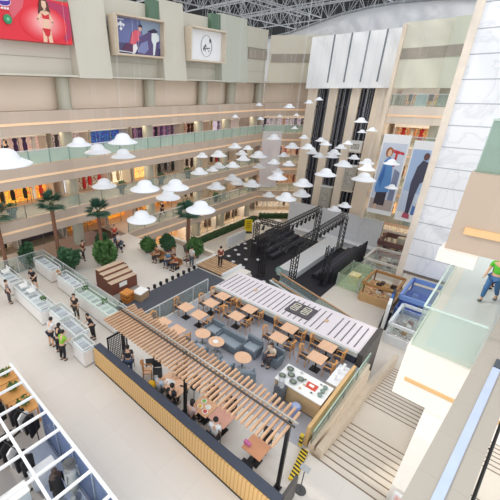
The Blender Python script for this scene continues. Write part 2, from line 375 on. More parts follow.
sh=[ # level, x0,x1,label,main,alt,items,glow
 (2,2,8.1,'pale pink boutique at the far left of the fourth level','#dccfc6','#a98f8a',('#3a2f33','#d9c2bd','#8a6f74'),.22),
 (2,8.3,12.7,'pink boutique with dark mannequins left of the first column','#d9b9ae','#c2a08f',('#2a2228','#4a3060','#e9e4e0','#20202a'),.22),
 (2,13.2,16.5,'pink patterned shop right of the first fourth-level column','#d5bab2','#6f5c62',('#4b4450','#c99aa0','#e6d8d2'),.22),
 (2,16.7,20.8,'dark navy shop with blue screens on the fourth level','#1d2342','#3567b4',(),.35),
 (2,21.2,28.0,'shop with a purple patterned window on the fourth level','#37284a','#c08aa8',('#241c34','#6a4a7a'),.18),
 (2,28.3,32.5,'reddish brown shop on the fourth level','#6f3d34','#d8a894',('#45221e','#cdaaa0'),.18),
 (2,32.8,38.4,'white and mauve shop on the fourth level','#b9a8c0','#e4dfe8',('#f2eef4','#7d5d7c','#c9a44a'),.25),
 (1,2,6.5,'orange lit clothes shop at the left end of the third level','#f0a83a','#7c4a24',('#20191a','#c23a28','#f4e2b8'),.5),
 (1,6.7,12.7,'orange lit clothes shop beside the first third-level column','#f3b04c','#c98236',('#1f1a1e','#d2352d','#efe6da','#33271f'),.5),
 (1,13.6,14.5,'narrow white lit panel shop on the third level','#eef0f6','#d5dbe8',(),.5),
 (1,14.6,18.2,'dark clothes shop with a red display on the third level','#5b3a2e','#c7b49a',('#b81f24','#1f1a1a','#d8202a','#40352f'),.22),
 (1,18.4,20.8,'bright cream lit window on the third level','#f6ead2','#e6d2ac',('#d2b890','#a88a5a'),.5),
 (1,21.2,24.0,'orange lit shop right of the second third-level column','#ec9d3a','#f8d592',(),.5),
 (1,24.2,28.0,'grey brown shop on the third level','#8c7d70','#3a3634',('#2d2a2b','#c8b9a6'),.18),
 (1,28.3,32.5,'cream and dark shop on the third level','#d8c4ac','#4e3830',('#3c2a26','#c2aa90'),.25),
 (1,32.8,38.4,'pink and green shop with a red sign on the third level','#c58f86','#4f6d3e',('#c42536','#49632f','#2e2828'),.22),
 (0,9.2,13.0,'dark purple grey shop on the plaza left of the first palms','#4a4048','#5f565c',(),-.3),
 (0,13.3,17.5,'orange lit shop on the plaza behind the palm','#e8913a','#7b4a24',('#2a1f1d','#e9b35c'),.45),
 (0,2,9.0,'cream plaza shop behind the left shrubs','#cdb79c','#5b4a3c',('#2f2926','#d6c6a8'),.15),
 (0,17.7,20.8,'orange lit shop at the left end of the second level','#f09a34','#b05f1c',(),.5),
 (0,21.2,28.0,'orange lit bakery on the second level','#eda24c','#a4622a',('#7a4a24','#d8902e'),.45),
 (0,28.3,32.5,'pale cream cafe on the second level','#dccbb4','#8b745c',('#5d4a3a','#e8e0d4'),.25),
 (0,32.8,38.4,'beige cafe at the right end of the second level','#d9c4a6','#9a7d60',('#463a33','#efe8de'),.25),
]
for k,x0,x1,lb,a,b,it,gl in sh:
    shop(FL,UX(x0),UX(x1),LT[k],LB[k+1],lb,a,b,it,.3+gl*.9)
for x0,x1,lb,a,b,it,gl in [(18.6,21.6,'court level shop with a lilac lit screen','#c9a8dc','#efe0f4',(),.5),(21.9,26.6,'tan shop beside the lilac screen in the court','#c39567','#a9794c',(),.12),(28.6,32.0,'court level cafe under the hedge','#d8c3a4','#7a5f4a',('#5b4638','#e4d8c4'),.2),(33.4,38.0,'court level shop with the yellow sign','#d4bfa0','#8f7356',('#4d3b30','#e8dccb'),.2)]:
    shop(FL,UX(x0),UX(x1),ZS,LB[0],lb,a,b,it,.3+gl*.9,n0=.9)
for k,lb,a,b,it,gl in [(2,'corner shop with framed pictures on the fourth level','#dcd0dc','#53404e',('#c79b4a','#3a3642','#d6dbe6'),.2),(1,'corner shop with red and brown displays on the third level','#7b4336','#d9b79a',('#bb2a2a','#502a22','#cfae9c'),.18),(0,'corner restaurant with red brown seating on the second level','#7d4536','#c79a70',('#5a2a22','#c89a62'),.18),(-1,'white corner cafe in the court','#e8ddcc','#a78f74',('#f2ece2','#7d6450'),.22)]:
    shop(FE,.5,7.5,LT[k] if k>=0 else ZS,LB[k+1],lb,a,b,it,.3+gl*.9)
for k,lb,a,b,it,gl in [(3,'orange wood shop with dark doorway on the fifth level right','#d9a05c','#8a5a2c',('#4a2c1a','#e9c48c'),.3),(2,'orange shop with red display on the fourth level right','#cf9a5e','#6d3f28',('#c02a30','#efe6da','#5a3324'),.25),(1,'cream shop on the third level right','#d9c6aa','#a5855f',('#7a5b3e',),.2),(0,'glazed orange shop on the second level right','#cf8f48','#f0d6a8',('#6b4526','#efe2c8'),.3),(-1,'cream shop on the court level right','#dccab2','#a98c6c',('#6b4f3c','#efe8dc'),.2)]:
    shop(FR,.5,6.6,LT[k] if k>=0 else ZS,LB[k+1] if k<3 else 12.3,lb,a,b,it,.5+gl*.9,n0=2.4)
def balustrade(F,u0,u1,zf,label,gm,pm=STEEL,h=1.0,step=1.5,rail=SILVER):
    c=F.pt(u0,.14,zf); t=thing('glass_balustrade',label,'balustrade',c,F.rz); L=u1-u0; n=max(1,round(L/step)); w=L/n
    for i in range(n): MB().box((w*(i+.5),0,h*.5),(w-.06,.02,h*.88)).build('glass_panel',gm,t)
    for i in range(n+1): MB().box((w*i,.0,h*.5),(.05,.06,h)).build('post',pm,t)
    MB().box((L/2,0,h),(L,.08,.06)).build('handrail',rail,t)
    return t
GR1=glass('#d9eadf',.5)
balustrade(FL,2,LEN_L,LT[2],'green tinted glass balustrade along the fourth level gallery',GR1,mat('#6f8f86',.4),1.0,1.55)
balustrade(FE,.1,8.4,LT[2],'glass balustrade on the fourth level of the corner gallery',GR1,mat('#6f8f86',.4))
balustrade(FL,2,LEN_L,LT[1],'clear glass balustrade along the third level gallery',GLC,mat('#7c6f66',.4),1.0,2.2,mat('#b98f72',.4))
balustrade(FE,.1,8.4,LT[1],'clear balustrade on the third level of the corner gallery',GLC)
balustrade(FL,24.0,LEN_L,LT[0],'clear glass balustrade along the second level above the lilac screen',GLC,mat('#6c7a78',.4),1.0,2.0)
balustrade(FE,.1,8.4,LT[0],'clear balustrade on the second level of the corner gallery',GLC)
balustrade(FR,.3,6.8,LT[3],'glass balustrade on the fifth level of the right gallery',GLC)
balustrade(FR,.3,6.8,LT[2],'glass balustrade on the fourth level of the right gallery',GLC)
balustrade(FR,.3,6.8,LT[1],'glass balustrade on the third level of the right gallery',GLC)
balustrade(FR,.3,6.8,LT[0],'glass balustrade on the second level of the right gallery',GLC)
for k,y in ((0,6.9),(1,6.9),(2,6.9),(3,6.9),(-1,6.9)):
    z0=LT[k] if k>=0 else ZS; z1=LB[k+1] if k<3 else 12.3
    o=MB().lathe([(.001,z0),(.45,z0),(.45,z1-.02),(.001,z1-.02)],(38.9,y,0),18).build('column',COLM,None,True); o.modifiers.new('e','EDGE_SPLIT')
    tag(o,'round pale column on the %s level of the right gallery'%(['second','third','fourth','fifth','court'][k]),'column',None,'structure')
# framed white posters on fifth level right
for y,lb in ((8.4,'white framed notice on the left of the fifth level rail'),(5.0,'white framed notice on the right of the fifth level rail')):
    t=thing('notice_panel',lb,'notice',(38.35,y,LT[3]-.1))
    MB().b2(-.05,.05,-.45,.45,.1,1.15).build('board',WHITE,t); MB().b2(-.08,-.05,-.35,.35,.3,.95).build('printed_sheet',mat('#c9cdd6',.5,kind='merch',hex2='#f4f4f4',scale=3),t)
# hedges on court kerb
def leaf_mass(mb,c,rx,ry,rz,n,size,rng=random):
    for i in range(n):
        th=rng.random()*2*PI; ph=math.acos(2*rng.random()-1); r=.55+.45*rng.random()**.5
        p=Vector((c[0]+rx*r*math.sin(ph)*math.cos(th),c[1]+ry*r*math.sin(ph)*math.sin(th),c[2]+rz*r*math.cos(ph)))
        s=size*(.6+.8*rng.random()); a=Vector((rng.uniform(-1,1),rng.uniform(-1,1),rng.uniform(-.3,1))).normalized()
        b=a.cross(Vector((rng.uniform(-1,1),rng.uniform(-1,1),rng.uniform(-1,1)))).normalized()
        mb.add([p-a*s,p+b*s*.4,p+a*s,p-b*s*.4],[(0,1,2,3)])
for F,u0,u1,lb in ((FL,26.2,LEN_L-1.6,'clipped green hedge along the left court kerb'),(FE,.3,4.6,'clipped green hedge along the corner court kerb')):
    t=thing('hedge',lb,'hedge',F.pt((u0+u1)/2,-1.1,ZS+.18),F.rz); L=u1-u0
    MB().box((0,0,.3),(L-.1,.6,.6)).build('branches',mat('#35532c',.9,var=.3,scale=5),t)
    g=MB(); 
    for i in range(int(L*2)): leaf_mass(g,(-L/2+.25+i*.5,0,.4),.4,.45,.42,26,.11)
    o=g.build('foliage',GREEN,t); o['kind']='stuff'
# ================================================================ BILLBOARDS AND BANNERS
def poster(name,label,cat,o,u,n,w,h,bg,shapes,frame=None,fd=.3,tilt=0,bgm=None):
    u=Vector(u).normalized(); n=Vector(n).normalized(); rz=math.atan2(u.y,u.x)
    t=thing(name,label,cat,o,rz)           # local x=u, z=up, -y toward the atrium
    MB().box((w/2,fd/2,h/2),(w,fd,h)).build('panel',bgm or mat(bg,.5,var=.03,scale=.6),t)
    if frame:
        m=MB(); e=.12
        m.box((w/2,.0,-e/2),(w+2*e,fd+.3,e)); m.box((w/2,0,h+e/2),(w+2*e,fd+.5,e))
        for s in (-e/2,w+e/2): m.box((s,0,h/2),(e,fd+.3,h))
        m.build('frame',frame,t)
    for i,(nm,col,pts) in enumerate(shapes):
        y=-.012-.006*i; mb=MB()
        for poly in (pts if isinstance(pts[0],list) else [pts]):
            k=len(poly); mb.add([(p[0]*w,y,p[1]*h) for p in poly]+[(p[0]*w,0,p[1]*h) for p in poly],[tuple(range(k))]+[(j,(j+1)%k,k+(j+1)%k,k+j) for j in range(k)])
        mb.build(nm,mat(col,.55,var=.02,scale=1),t)
    return t
def ell(cx,cy,rx,ry,n=20,a0=0,a1=2*PI): return [(cx+rx*math.cos(a0+(a1-a0)*i/n),cy+ry*math.sin(a0+(a1-a0)*i/n)) for i in range(n)]
def ring(cx,cy,rx,ry,t,n=28):
    out=[]
    for i in range(n):
        a,b=2*PI*i/n,2*PI*(i+1)/n
        out.append([(cx+rx*math.cos(a),cy+ry*math.sin(a)),(cx+rx*math.cos(b),cy+ry*math.sin(b)),(cx+(rx-t)*math.cos(b),cy+(ry-t*.6)*math.sin(b)),(cx+(rx-t)*math.cos(a),cy+(ry-t*.6)*math.sin(a))])
    return out
# red fashion advert: axis x 0..1 across from X=7.6 to 14
sh=[('printed_drape','#d8606e',[(.12,1),(.42,1),(.36,.72),(.22,.45)]),
    ('printed_drape','#b8305a',[(.62,1),(1,.9),(1,.2),(.9,.05),(.8,.5)]),
    *[('printed_glow','#%02x%02x%02x'%(226+i*2,44+i*15,58+i*13),ell(.62,.42+.004*i,.32-.026*i,.41-.028*i,26)) for i in range(10)],
    ('printed_hair','#5b3328',[(.60,.98),(.66,1),(.70,.9),(.715,.7),(.69,.55),(.66,.72),(.61,.72),(.575,.55),(.55,.66),(.575,.85)]),
    ('printed_figure','#eac0a4',[[(.612,.94),(.668,.94),(.672,.82),(.655,.77),(.625,.77),(.608,.82)],[(.628,.78),(.652,.78),(.656,.71),(.624,.71)],[(.585,.70),(.624,.73),(.656,.73),(.70,.70),(.69,.55),(.672,.42),(.695,.28),(.58,.28),(.60,.42),(.598,.55)],[(.70,.70),(.745,.49),(.725,.46),(.685,.62)],[(.745,.49),(.70,.36),(.69,.38),(.725,.50)],[(.585,.70),(.52,.53),(.54,.50),(.60,.62)],[(.52,.53),(.575,.38),(.59,.40),(.54,.54)],[(.695,.30),(.705,.0),(.655,.0),(.64,.24)],[(.58,.30),(.575,.0),(.622,.0),(.638,.24)]]),
    ('printed_top','#cf2430',[(.595,.66),(.625,.62),(.65,.62),(.69,.66),(.69,.54),(.6,.54)]),
    ('printed_briefs','#cf2430',[(.58,.32),(.69,.32),(.675,.18),(.64,.12),(.61,.16)]),
    ('printed_emblem','#f2d8e4',ell(.135,.80,.088,.115,20)),
    ('printed_emblem','#4a2f96',ell(.135,.80,.082,.10,20)),
    ('printed_emblem','#e6def4',[(.075,.79),(.195,.81),(.195,.835),(.075,.815)])]
for i in range(3): sh.append(('printed_mark','#f4e4e4',[(.095+.032*i,.62),(.117+.032*i,.625),(.117+.032*i,.67),(.095+.032*i,.665)]))
sh+=[('printed_disc','#2f8f62',ell(.15,.42,.048,.105,16)),('printed_disc','#7cc79a',ell(.15,.42,.018,.04,12))]
BW,BH=4.85,2.35
poster('billboard','red advertising billboard with a woman in red lingerie, leftmost of three','billboard',(9.2,D-.35,14.9),(1,0,0),(0,-1,0),BW,BH,'#e02838',sh,None,.6)
m=MB().b2(13.2,14.35,D-.5,D+.5,17.95,18.15); trim(m,mat('#d8c6a6',.5),'ledge above the red billboard')
# rider billboard
sh=[('printed_sky','#8fa0b6',[(.55,1),(1,1),(1,.5),(.6,.6)]),
    ('printed_ground','#4c4a70',[(0,0),(1,0),(1,.25),(.5,.35),(0,.3)]),
    ('printed_horse','#5b4a78',[(.42,.15),(.5,.5),(.75,.72),(.9,.75),(.97,.55),(.95,.3),(.85,.05),(.5,.02)]),
    ('printed_horse','#7f86b0',[(.46,.1),(.55,.35),(.7,.45),(.72,.2),(.62,.05)]),
    ('printed_muzzle','#dfe6e6',[(.80,.70),(.88,.74),(.97,.62),(.97,.48),(.9,.42),(.86,.05),(.82,.02),(.83,.35),(.79,.48)]),
    ('printed_mane','#33304e',[(.70,.72),(.86,.82),(.95,.74),(.9,.70),(.8,.68)]),
    ('printed_breeches','#e8e4e4',[(.40,.03),(.47,.2),(.44,.34),(.38,.28),(.34,.03)]),
    ('printed_jacket','#d8586a',[(.30,.3),(.36,.62),(.44,.72),(.53,.68),(.55,.6),(.5,.55),(.52,.42),(.45,.4),(.44,.32),(.36,.28)]),
    ('printed_boot','#5c3050',[(.12,.12),(.24,.32),(.36,.3),(.36,.08)]),
    ('printed_head','#ddb0a0',ell(.535,.76,.035,.075,12)),
    ('printed_helmet','#3a3048',[(.50,.82),(.54,.88),(.58,.85),(.58,.78),(.555,.80),(.50,.80)]),
    ('printed_emblem','#e9edf4',[(.13,.90),(.17,.82),(.13,.74),(.09,.82)]),('printed_emblem','#e9edf4',[(.08,.84),(.10,.8),(.08,.74),(.05,.8)]),('printed_emblem','#e9edf4',[(.18,.84),(.21,.8),(.18,.74),(.16,.8)]),('printed_emblem','#e9edf4',[(.13,.74),(.16,.69),(.13,.63),(.10,.69)]),
    ('printed_line','#d9dce8',[(.05,.955),(.19,.95),(.19,.925),(.05,.93)]),('printed_line','#d9dce8',[(.03,.10),(.34,.07),(.34,.05),(.03,.07)])]
poster('billboard','blue billboard with a rider in a red jacket on a horse, middle of three','billboard',(17.5,D-.4,14.62),(1,0,0),(0,-1,0),4.5,2.35,'#6a73a4',sh,mat('#d8c6ae',.5),.7)
sh=[('printed_ring','#3d3f44',ring(.53,.5,.17,.36,.014))]
K='#3d3f44'
sh+=[('printed_drawing',K,p) for p in ([(.44,.44),(.64,.46),(.64,.43),(.44,.41)],[(.47,.46),(.5,.58),(.53,.48)],[(.43,.40),(.46,.52),(.48,.40)],[(.56,.44),(.57,.38),(.58,.44)],[(.61,.74),(.645,.76),(.65,.66),(.63,.60),(.62,.66)],[(.50,.40),(.50,.33),(.515,.40)],[(.59,.36),(.61,.32),(.615,.37)])]
sh+=[('printed_wheel',K,ring(.455,.40,.022,.05,.008,14))]
poster('billboard','white billboard with a dark line drawing in an oval, rightmost of three','billboard',(25.3,D-.4,14.62),(1,0,0),(0,-1,0),4.6,2.4,'#f0f1f3',sh,mat('#dccdb8',.5),.7)
# hanging banners in front of the right galleries (local x runs towards -Y)
BX=36.6
def yz(px,py,X=BX): p=gx(px,py,X); return p.y,p.z
y0,zt=yz(386,131); y1,_=yz(403.5,138); _,zb=yz(366,211); w=y0-y1; w=2.55
sh=[('printed_wall','#cdd6e6',[(0.05,.06),(.95,.06),(.95,.9),(.05,.9)]),
    ('printed_table','#cc3340',[(.28,.84),(.9,.8),(.9,.77),(.68,.78),(.66,.62),(.58,.62),(.6,.78),(.28,.81)]),
    ('printed_shelf','#7d86a4',[(.7,.2),(.92,.2),(.92,.56),(.7,.6)]),('printed_floor','#b9a9a4',[(.05,.06),(.95,.06),(.95,.2),(.05,.2)]),
    ('printed_skirt','#3a3440',[(.2,.12),(.62,.12),(.62,.4),(.22,.4)]),('printed_legs','#d9b49c',[(.24,.06),(.34,.06),(.34,.13),(.24,.13)]),
    ('printed_coat','#5f93cf',[(.12,.34),(.24,.68),(.42,.74),(.58,.68),(.7,.38),(.66,.3),(.16,.28)]),('printed_coat_fold','#3d6fb4',[(.2,.45),(.32,.66),(.38,.5),(.3,.34)]),
    ('printed_hair','#a06038',ell(.36,.79,.13,.062,14)),('printed_face','#e8c4a8',ell(.38,.78,.075,.045,14))]
poster('hanging_banner','hanging banner of a woman in a blue coat by a red table, left of two','banner',(BX,10.2,1.15),(0,-1,0),(-1,0,0),2.2,7.4,'#f2f3f6',sh,None,.06)
sh=[('printed_sky','#a9c1e2',[(.04,.12),(.96,.12),(.96,.90),(.04,.90)]),('printed_sky','#c9d6ea',[(.04,.12),(.96,.12),(.96,.35),(.04,.4)]),
    ('printed_clutter','#b8a06a',[(.62,.14),(.95,.14),(.95,.34),(.7,.34)]),('printed_clutter','#5a7fc0',[(.55,.1),(.8,.1),(.8,.2),(.55,.22)]),
    ('printed_suit','#47465a',[(.34,.1),(.48,.1),(.52,.36),(.58,.5),(.78,.56),(.82,.66),(.66,.76),(.48,.78),(.34,.7),(.26,.5),(.3,.3)]),
    ('printed_head','#6a4a48',ell(.56,.825,.10,.045,14)),('printed_bag','#8c3344',[(.82,.56),(.92,.58),(.92,.68),(.82,.66)]),('printed_shoes','#b8566a',[(.26,.05),(.55,.04),(.52,.1),(.3,.12)])]
poster('hanging_banner','hanging banner of a man in a dark suit on blue sky, right of two','banner',(BX-.1,7.65,1.0),(0,-1,0),(-1,0,0),2.15,7.2,'#f4f5f7',sh,None,.06)
poster('hanging_banner','narrow pale banner with small figures beside the marble wall','banner',(BX+.2,5.35,1.0),(0,-1,0),(-1,0,0),.7,7.0,'#eef0f4',[('printed_figure','#8a6a70',[(.3,.5),(.7,.5),(.7,.6),(.3,.62)]),('printed_figure','#b0787a',[(.35,.3),(.8,.3),(.8,.42),(.35,.4)])],None,.06)
# white hung fabric column in front of corner gallery
t=thing('hanging_banner','plain white translucent banner hanging before the corner galleries','banner',(37.4,22.2,1.2))
MB().box((0,0,3.4),(2.2,.04,6.4),-PI/4).build('cloth',glass('#faf8fa',.6),t); MB().box((0,0,6.6),(2.3,.08,.1),-PI/4).build('top_bar',SILVER,t)
MB().box((0,-.0,5.9),(1.5,.06,.06),-PI/4).build('printed_line',mat('#8f96a2',.5),t); MB().box((0,0,.2),(2.3,.08,.1),-PI/4).build('bottom_bar',SILVER,t)
# ================================================================ HAT LAMPS
HATS=[(79,143,25),(97.6,150,27),(122.7,140,30),(123,154.5,25),(104,184,25),(6,160,50),(144.8,186.6,30),(175.2,185.5,28),(168,195.5,25),(141.6,217,30),(200.6,207.5,30),(199.3,171.5,18),(202,155.5,13),(218.4,154.3,17),(235,146.2,14),(212.4,169.3,12),(218.4,165.7,15),(232.8,165,15),(232.2,177.7,16),(216,186,19),(247.8,148,11),(241.6,153,13),(243.4,158.4,14),(258.4,155,18),(259,166,13),(238,182,16),(251.8,183.6,18),(274,137.4,15),(274,162,13),(292.4,146.2,15),(303.8,137.2,10),(308,147,15),(312.8,152,13),(288.8,163.8,13),(277.4,176.5,20),(303.2,183,20),(278,171,12),(321,140,11),(325.8,143.6,12),(319.2,155.6,13),(340.8,147,12),(334.2,152.6,15),(332.4,155.8,13),(343.2,164,17),(348,143,10),(325.8,173,21),(354,157.4,12),(346,165,14),(367,162,15),(367,168,17),(364,177.7,23),(391.6,162.6,15),(391.6,187,12),(334.6,208.6,13),(344.8,205,13),(269,194.6,13),(286,197,21),(301.6,193.4,18),(289.2,106.6,12),(309,102.3,10),(319,99.3,9),(279.6,116,6),(296.4,115,6),(294.6,128,7),(259,104.8,8),(235,116.6,8),(260.4,118.6,8),(361,120.8,14),(362,131.6,9),(372,129.8,11),(284,155,12)]
hm=mat('#e9ebef',.5,var=.02,scale=2)
crown=MB().lathe([(.31,.0),(.265,.045),(.24,.10),(.21,.15),(.16,.19),(.09,.215),(.001,.222)],n=22).build('hat_crown',hm,None,True)
brim=MB().lathe([(.22,.03),(.30,.02),(.40,-.03),(.47,-.065),(.5,-.085),(.495,-.10),(.46,-.085),(.39,-.05),(.29,0.0),(.22,.005)],n=26).build('hat_brim',hm,None,True)
lamp=MB().lathe([(.001,.1),(.08,.09),(.1,.03),(.08,-.03),(.001,-.05)],n=10).build('bulb_globe',mat('#fff4e0',.4,emit=.6),None,True)
cords={}
def hreg(x,y):
    if x<60: return 'largest white hat lamp, at the far left before the glass balustrade'
    if x<135: return 'white hat lamp before the left galleries above palms'
    if x<206: return 'white hat lamp between the palms and the third column'
    if x<263: return 'white hat lamp before the far left galleries'
    if x<299: return 'white hat lamp before the corner galleries'
    if x<332: return 'white hat lamp before the left lift shaft'
    if x<356: return 'white hat lamp before the middle lift shaft'
    return 'white hat lamp before the right lift shaft or banners'
regs={}
for h in HATS: regs.setdefault(hreg(h[0],h[1]),[]).append(h)
placed=[]
for rg,hs in regs.items():
    hs.sort()
    for i,(x,y,w) in enumerate(hs):
        d=ray(x,y); lim=1e9
        for comp,mx in ((0,36.0),(1,22.8)):
            if d[comp]>0: lim=min(lim,mx/d[comp])
        tt=min(FPX*1.9/w,lim*.93); 
        if (0,0,H)[2]+d.z*tt<1.5: tt=min(tt,(1.5-H)/d.z)
        for fct in (1,.95,1.05,.9,.85,.8,.75,.7,.65,.6):
            p=Vector((0,0,H))+d*tt*fct; bd=w*tt*fct/FPX
            if p.x>37 or p.y>23.2: continue
            if all(max(abs(p.x-q.x),abs(p.y-q.y))>(bd+b2_)*.51 or abs(p.z-q.z)>.25*max(bd,b2_)+.55 for q,b2_ in placed): break
        placed.append((p,bd))
        lb=rg if len(hs)==1 else '%s, %s from left'%(rg,ORD[i])
        t=thing('hat_lamp',lb,'hanging lamp',p,0,'white hat-shaped lamps hung across the atrium')
        for src in (crown,brim,lamp):
            c=src.copy(); COL.objects.link(c); c.parent=t; c.scale=(bd,bd,bd)
        MB().tube((0,0,.215*bd),(0,0,.215*bd+.35),.006,None,4).build('cord',mat('#d9dadc',.5),t)
        w_=MB().tube((p.x,p.y,p.z+.215*bd+.34),(p.x,p.y,23.2),.005,None,4).build('hanging_wire',mat('#d9dadc',.5)); tag(w_,'thin wire holding a hat lamp','wire','thin wires of the hat lamps','structure')
for o in (crown,brim,lamp): bpy.data.objects.remove(o)
# ================================================================ RIGHT BALCONIES, BEAM, STAIRS
m=MB().b2(8.8,16,-6,.5,6.2,6.495); struct('floor_landing',m,mat('#e3e7e4',.35,var=.03,scale=.6),'pale floor of the glass walled landing')
m=MB().b2(8.5,8.8,-6,.78,5.0,6.5); m.b2(8.8,16,.5,.78,5.0,6.5)
t=trim(m,mat('#f3ece2',.45,var=.03),'white fascia of the glass walled landing')
MB().b2(8.47,8.51,-6,.62,5.52,5.62).build('light_strip',mat('#d9b07a',.5,emit=.15),t)
t=thing('glass_balustrade','frameless greenish glass balustrade of the near landing with the green-shirted person','balustrade',(8.6,.74,6.5))
for i in range(5): MB().b2(.03+i*1.5,1.47+i*1.5,-.02,.0,0,1.08).build('glass_panel',GLG,t)
MB().b2(-.03,-.01,-1.14,.0,0,1.08).build('glass_panel',GLG,t)
MB().b2(0,7.5,-.03,.01,1.08,1.11).build('top_rail',mat('#cfe2da',.3),t); MB().b2(-.04,.0,-1.14,.0,1.08,1.11).build('top_rail',mat('#cfe2da',.3),t)
m=MB().b2(10,10.5,-7,.87,8.55,10.37); t=trim(m,mat('#bba896',.55,kind='stone',var=.03),'beige stone edge of the upper right balcony')
m=MB(); m.b2(9.94,10.02,-7,.62,9.0,9.16); m.build('light_strip',mat('#e6bd88',.5,emit=.08),t)
m=MB().b2(10.5,16,-7,.87,10.1,10.35); struct('floor_balcony',m,mat('#d9d2c6',.5),'floor of the upper right balcony')
m=MB().b2(9.8,10.4,.2,.95,8.25,8.55); t=trim(m,mat('#f4eee6',.45),'white ledge under the upper right balcony')
t=thing('glass_balustrade','dark green tinted glass balustrade on the upper right balcony edge','balustrade',(10.2,.82,10.37))
for i in range(5): MB().b2(0,.02,-1.2*(i+1)+.02,-1.2*i-.02,0,1.08).build('glass_panel',glass('#c3d6cb',.6),t)
MB().b2(0,6,-.02,0,0,1.08).build('glass_panel',glass('#d5e4dc',.65),t); MB().b2(-.02,.04,-6,0,1.08,1.12).build('top_rail',mat('#b9c9c0',.3),t)
t=thing('escalator','dark escalator flank behind the upper right balcony glass','escalator',(11.2,.2,10.35))
MB().add([(0,-5,0),(4,-5,0),(4,-5,2.6),(0,-5,.5),(0,0,0),(4,0,0),(4,0,2.6),(0,0,.5)],[(0,1,2,3),(4,5,6,7),(0,1,5,4),(1,2,6,5),(2,3,7,6),(3,0,4,7)]).build('flank',mat('#8d958f',.5,var=.1),t)
MB().tube((0,.05,.75),(4,.05,2.85),.05).build('handrail',BLACK,t)
for i in range(6): MB().box((.3+i*.6,.04,.35+i*.3),(.45,.03,.12)).build('panel_trim',mat('#9fb0a8',.4),t)
# near beam with recessed light strip
sl=-.075; BL=lambda x:-.11+sl*(x-3.86)
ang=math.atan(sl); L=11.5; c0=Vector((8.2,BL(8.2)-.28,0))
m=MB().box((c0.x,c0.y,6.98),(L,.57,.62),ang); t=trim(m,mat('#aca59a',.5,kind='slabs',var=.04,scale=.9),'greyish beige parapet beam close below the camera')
MB().box((5.1,BL(5.1)-.30,7.295),(5.2,.11,.03),ang).build('light_strip',mat('#bccae4',.4),t)
MB().box((7.85,BL(7.85)-.30,7.3),(.3,.11,.05),ang).build('strip_end',mat('#4a5660',.4),t)
t=thing('handrail','dark handrail along the near parapet beam','handrail',(c0.x,c0.y-.35,6.95),ang)
MB().tube((-L/2,0,0),(L/2,0,0),.022).build('rail',BLACK,t)
for i in range(8): MB().tube((-L/2+.6+i*1.45,.07,-.02),(-L/2+.6+i*1.45,0,-.0),.015).build('bracket',BLACK,t)
# stairs: two flights down to the court, split by a white sloped wall
def stair(y0,y1,name,label):
    m=MB(); nz=MB()
    x=9.3; z=0
    for i in range(24):
        if i==9: 
            m.b2(x,x+1.4,y0,y1,ZS,z); x+=1.4
        z-=.15
        if i<23:
            m.b2(x,x+.44,y0,y1,ZS,z)
        nz.b2(x-.05,x+.005,y0,y1,z+.146,z+.156); x+=.44
    o=struct(name,m,mat('#e4dacc',.45,var=.05,kind='noise',scale=.8),label)
    n=nz.build('step_nosing',mat('#8c7866',.6),o); n['kind']='stuff'
    return o
stair(.05,2.5,'stairs_left','pale stone stairs descending from the plaza beside the restaurant')
stair(-9,-.70,'stairs_right','pale stone stairs descending right of the white sloped wall')
m=MB(); q=[(9.6,.25),(13.3,-.85),(14.8,-.85),(21.5,-3.0),(21.5,ZS),(9.6,ZS)]
m.add([(x,.08,z+.45 if z>ZS else z) for x,z in q]+[(x,-.72,z+.45 if z>ZS else z) for x,z in q],[tuple(range(6)),tuple(range(11,5,-1))]+[(i,(i+1)%6,6+(i+1)%6,6+i) for i in range(6)])
t=struct('wall_stair',m,mat('#f5efe6',.5,var=.03),'white sloped wall dividing the stairs')
t=thing('sign_stand','small red and grey sign at the foot of the white stair wall','sign',(9.3,-.3,0))
MB().b2(-.04,.04,-.25,.25,.25,.85).build('board',WHITE2,t); MB().b2(-.055,-.04,-.2,.2,.5,.78).build('printed_notice',mat('#c65a52',.5,hex2='#e8dcd6',kind='merch',scale=9),t); MB().b2(-.15,.15,-.2,.2,0,.03).build('foot',DARK,t); MB().tube((0,0,.03),(0,0,.25),.02).build('stem',DARK,t)
# side wall + glass rail between restaurant and stairs
m=MB().b2(9.4,15.2,2.42,2.72,-3.5,.0); m.b2(9.4,15.2,2.5,2.7,0,.35); struct('wall_stair_side',m,mat('#e0cdb6',.5,var=.04),'beige kerb wall between restaurant and stairs')
m=MB(); q=[(9.4,.35),(13.3,-.6),(14.8,-.6),(21.4,-2.8),(21.4,ZS),(9.4,ZS)]
m.add([(x,2.42,z) for x,z in q]+[(x,2.2,z) for x,z in q],[tuple(range(6)),tuple(range(11,5,-1))]+[(i,(i+1)%6,6+(i+1)%6,6+i) for i in range(6)]); trim(m,mat('#e4d2bb',.5),'sloped stone stringer of the left stairs')
t=thing('glass_balustrade','green edged glass balustrade beside the stairs at the buffet end','balustrade',(9.4,2.62,.35))
for i in range(4): MB().b2(i*1.45+.02,i*1.45+1.43,-.01,.01,0,.6).build('glass_panel',GLC,t)
MB().b2(0,5.8,-.02,.02,.6,.64).build('top_rail',mat('#a9c4b4',.4),t)
for i in range(5): MB().b2(i*1.45-.02,i*1.45+.02,-.02,.02,0,.6).build('post',STEEL,t)
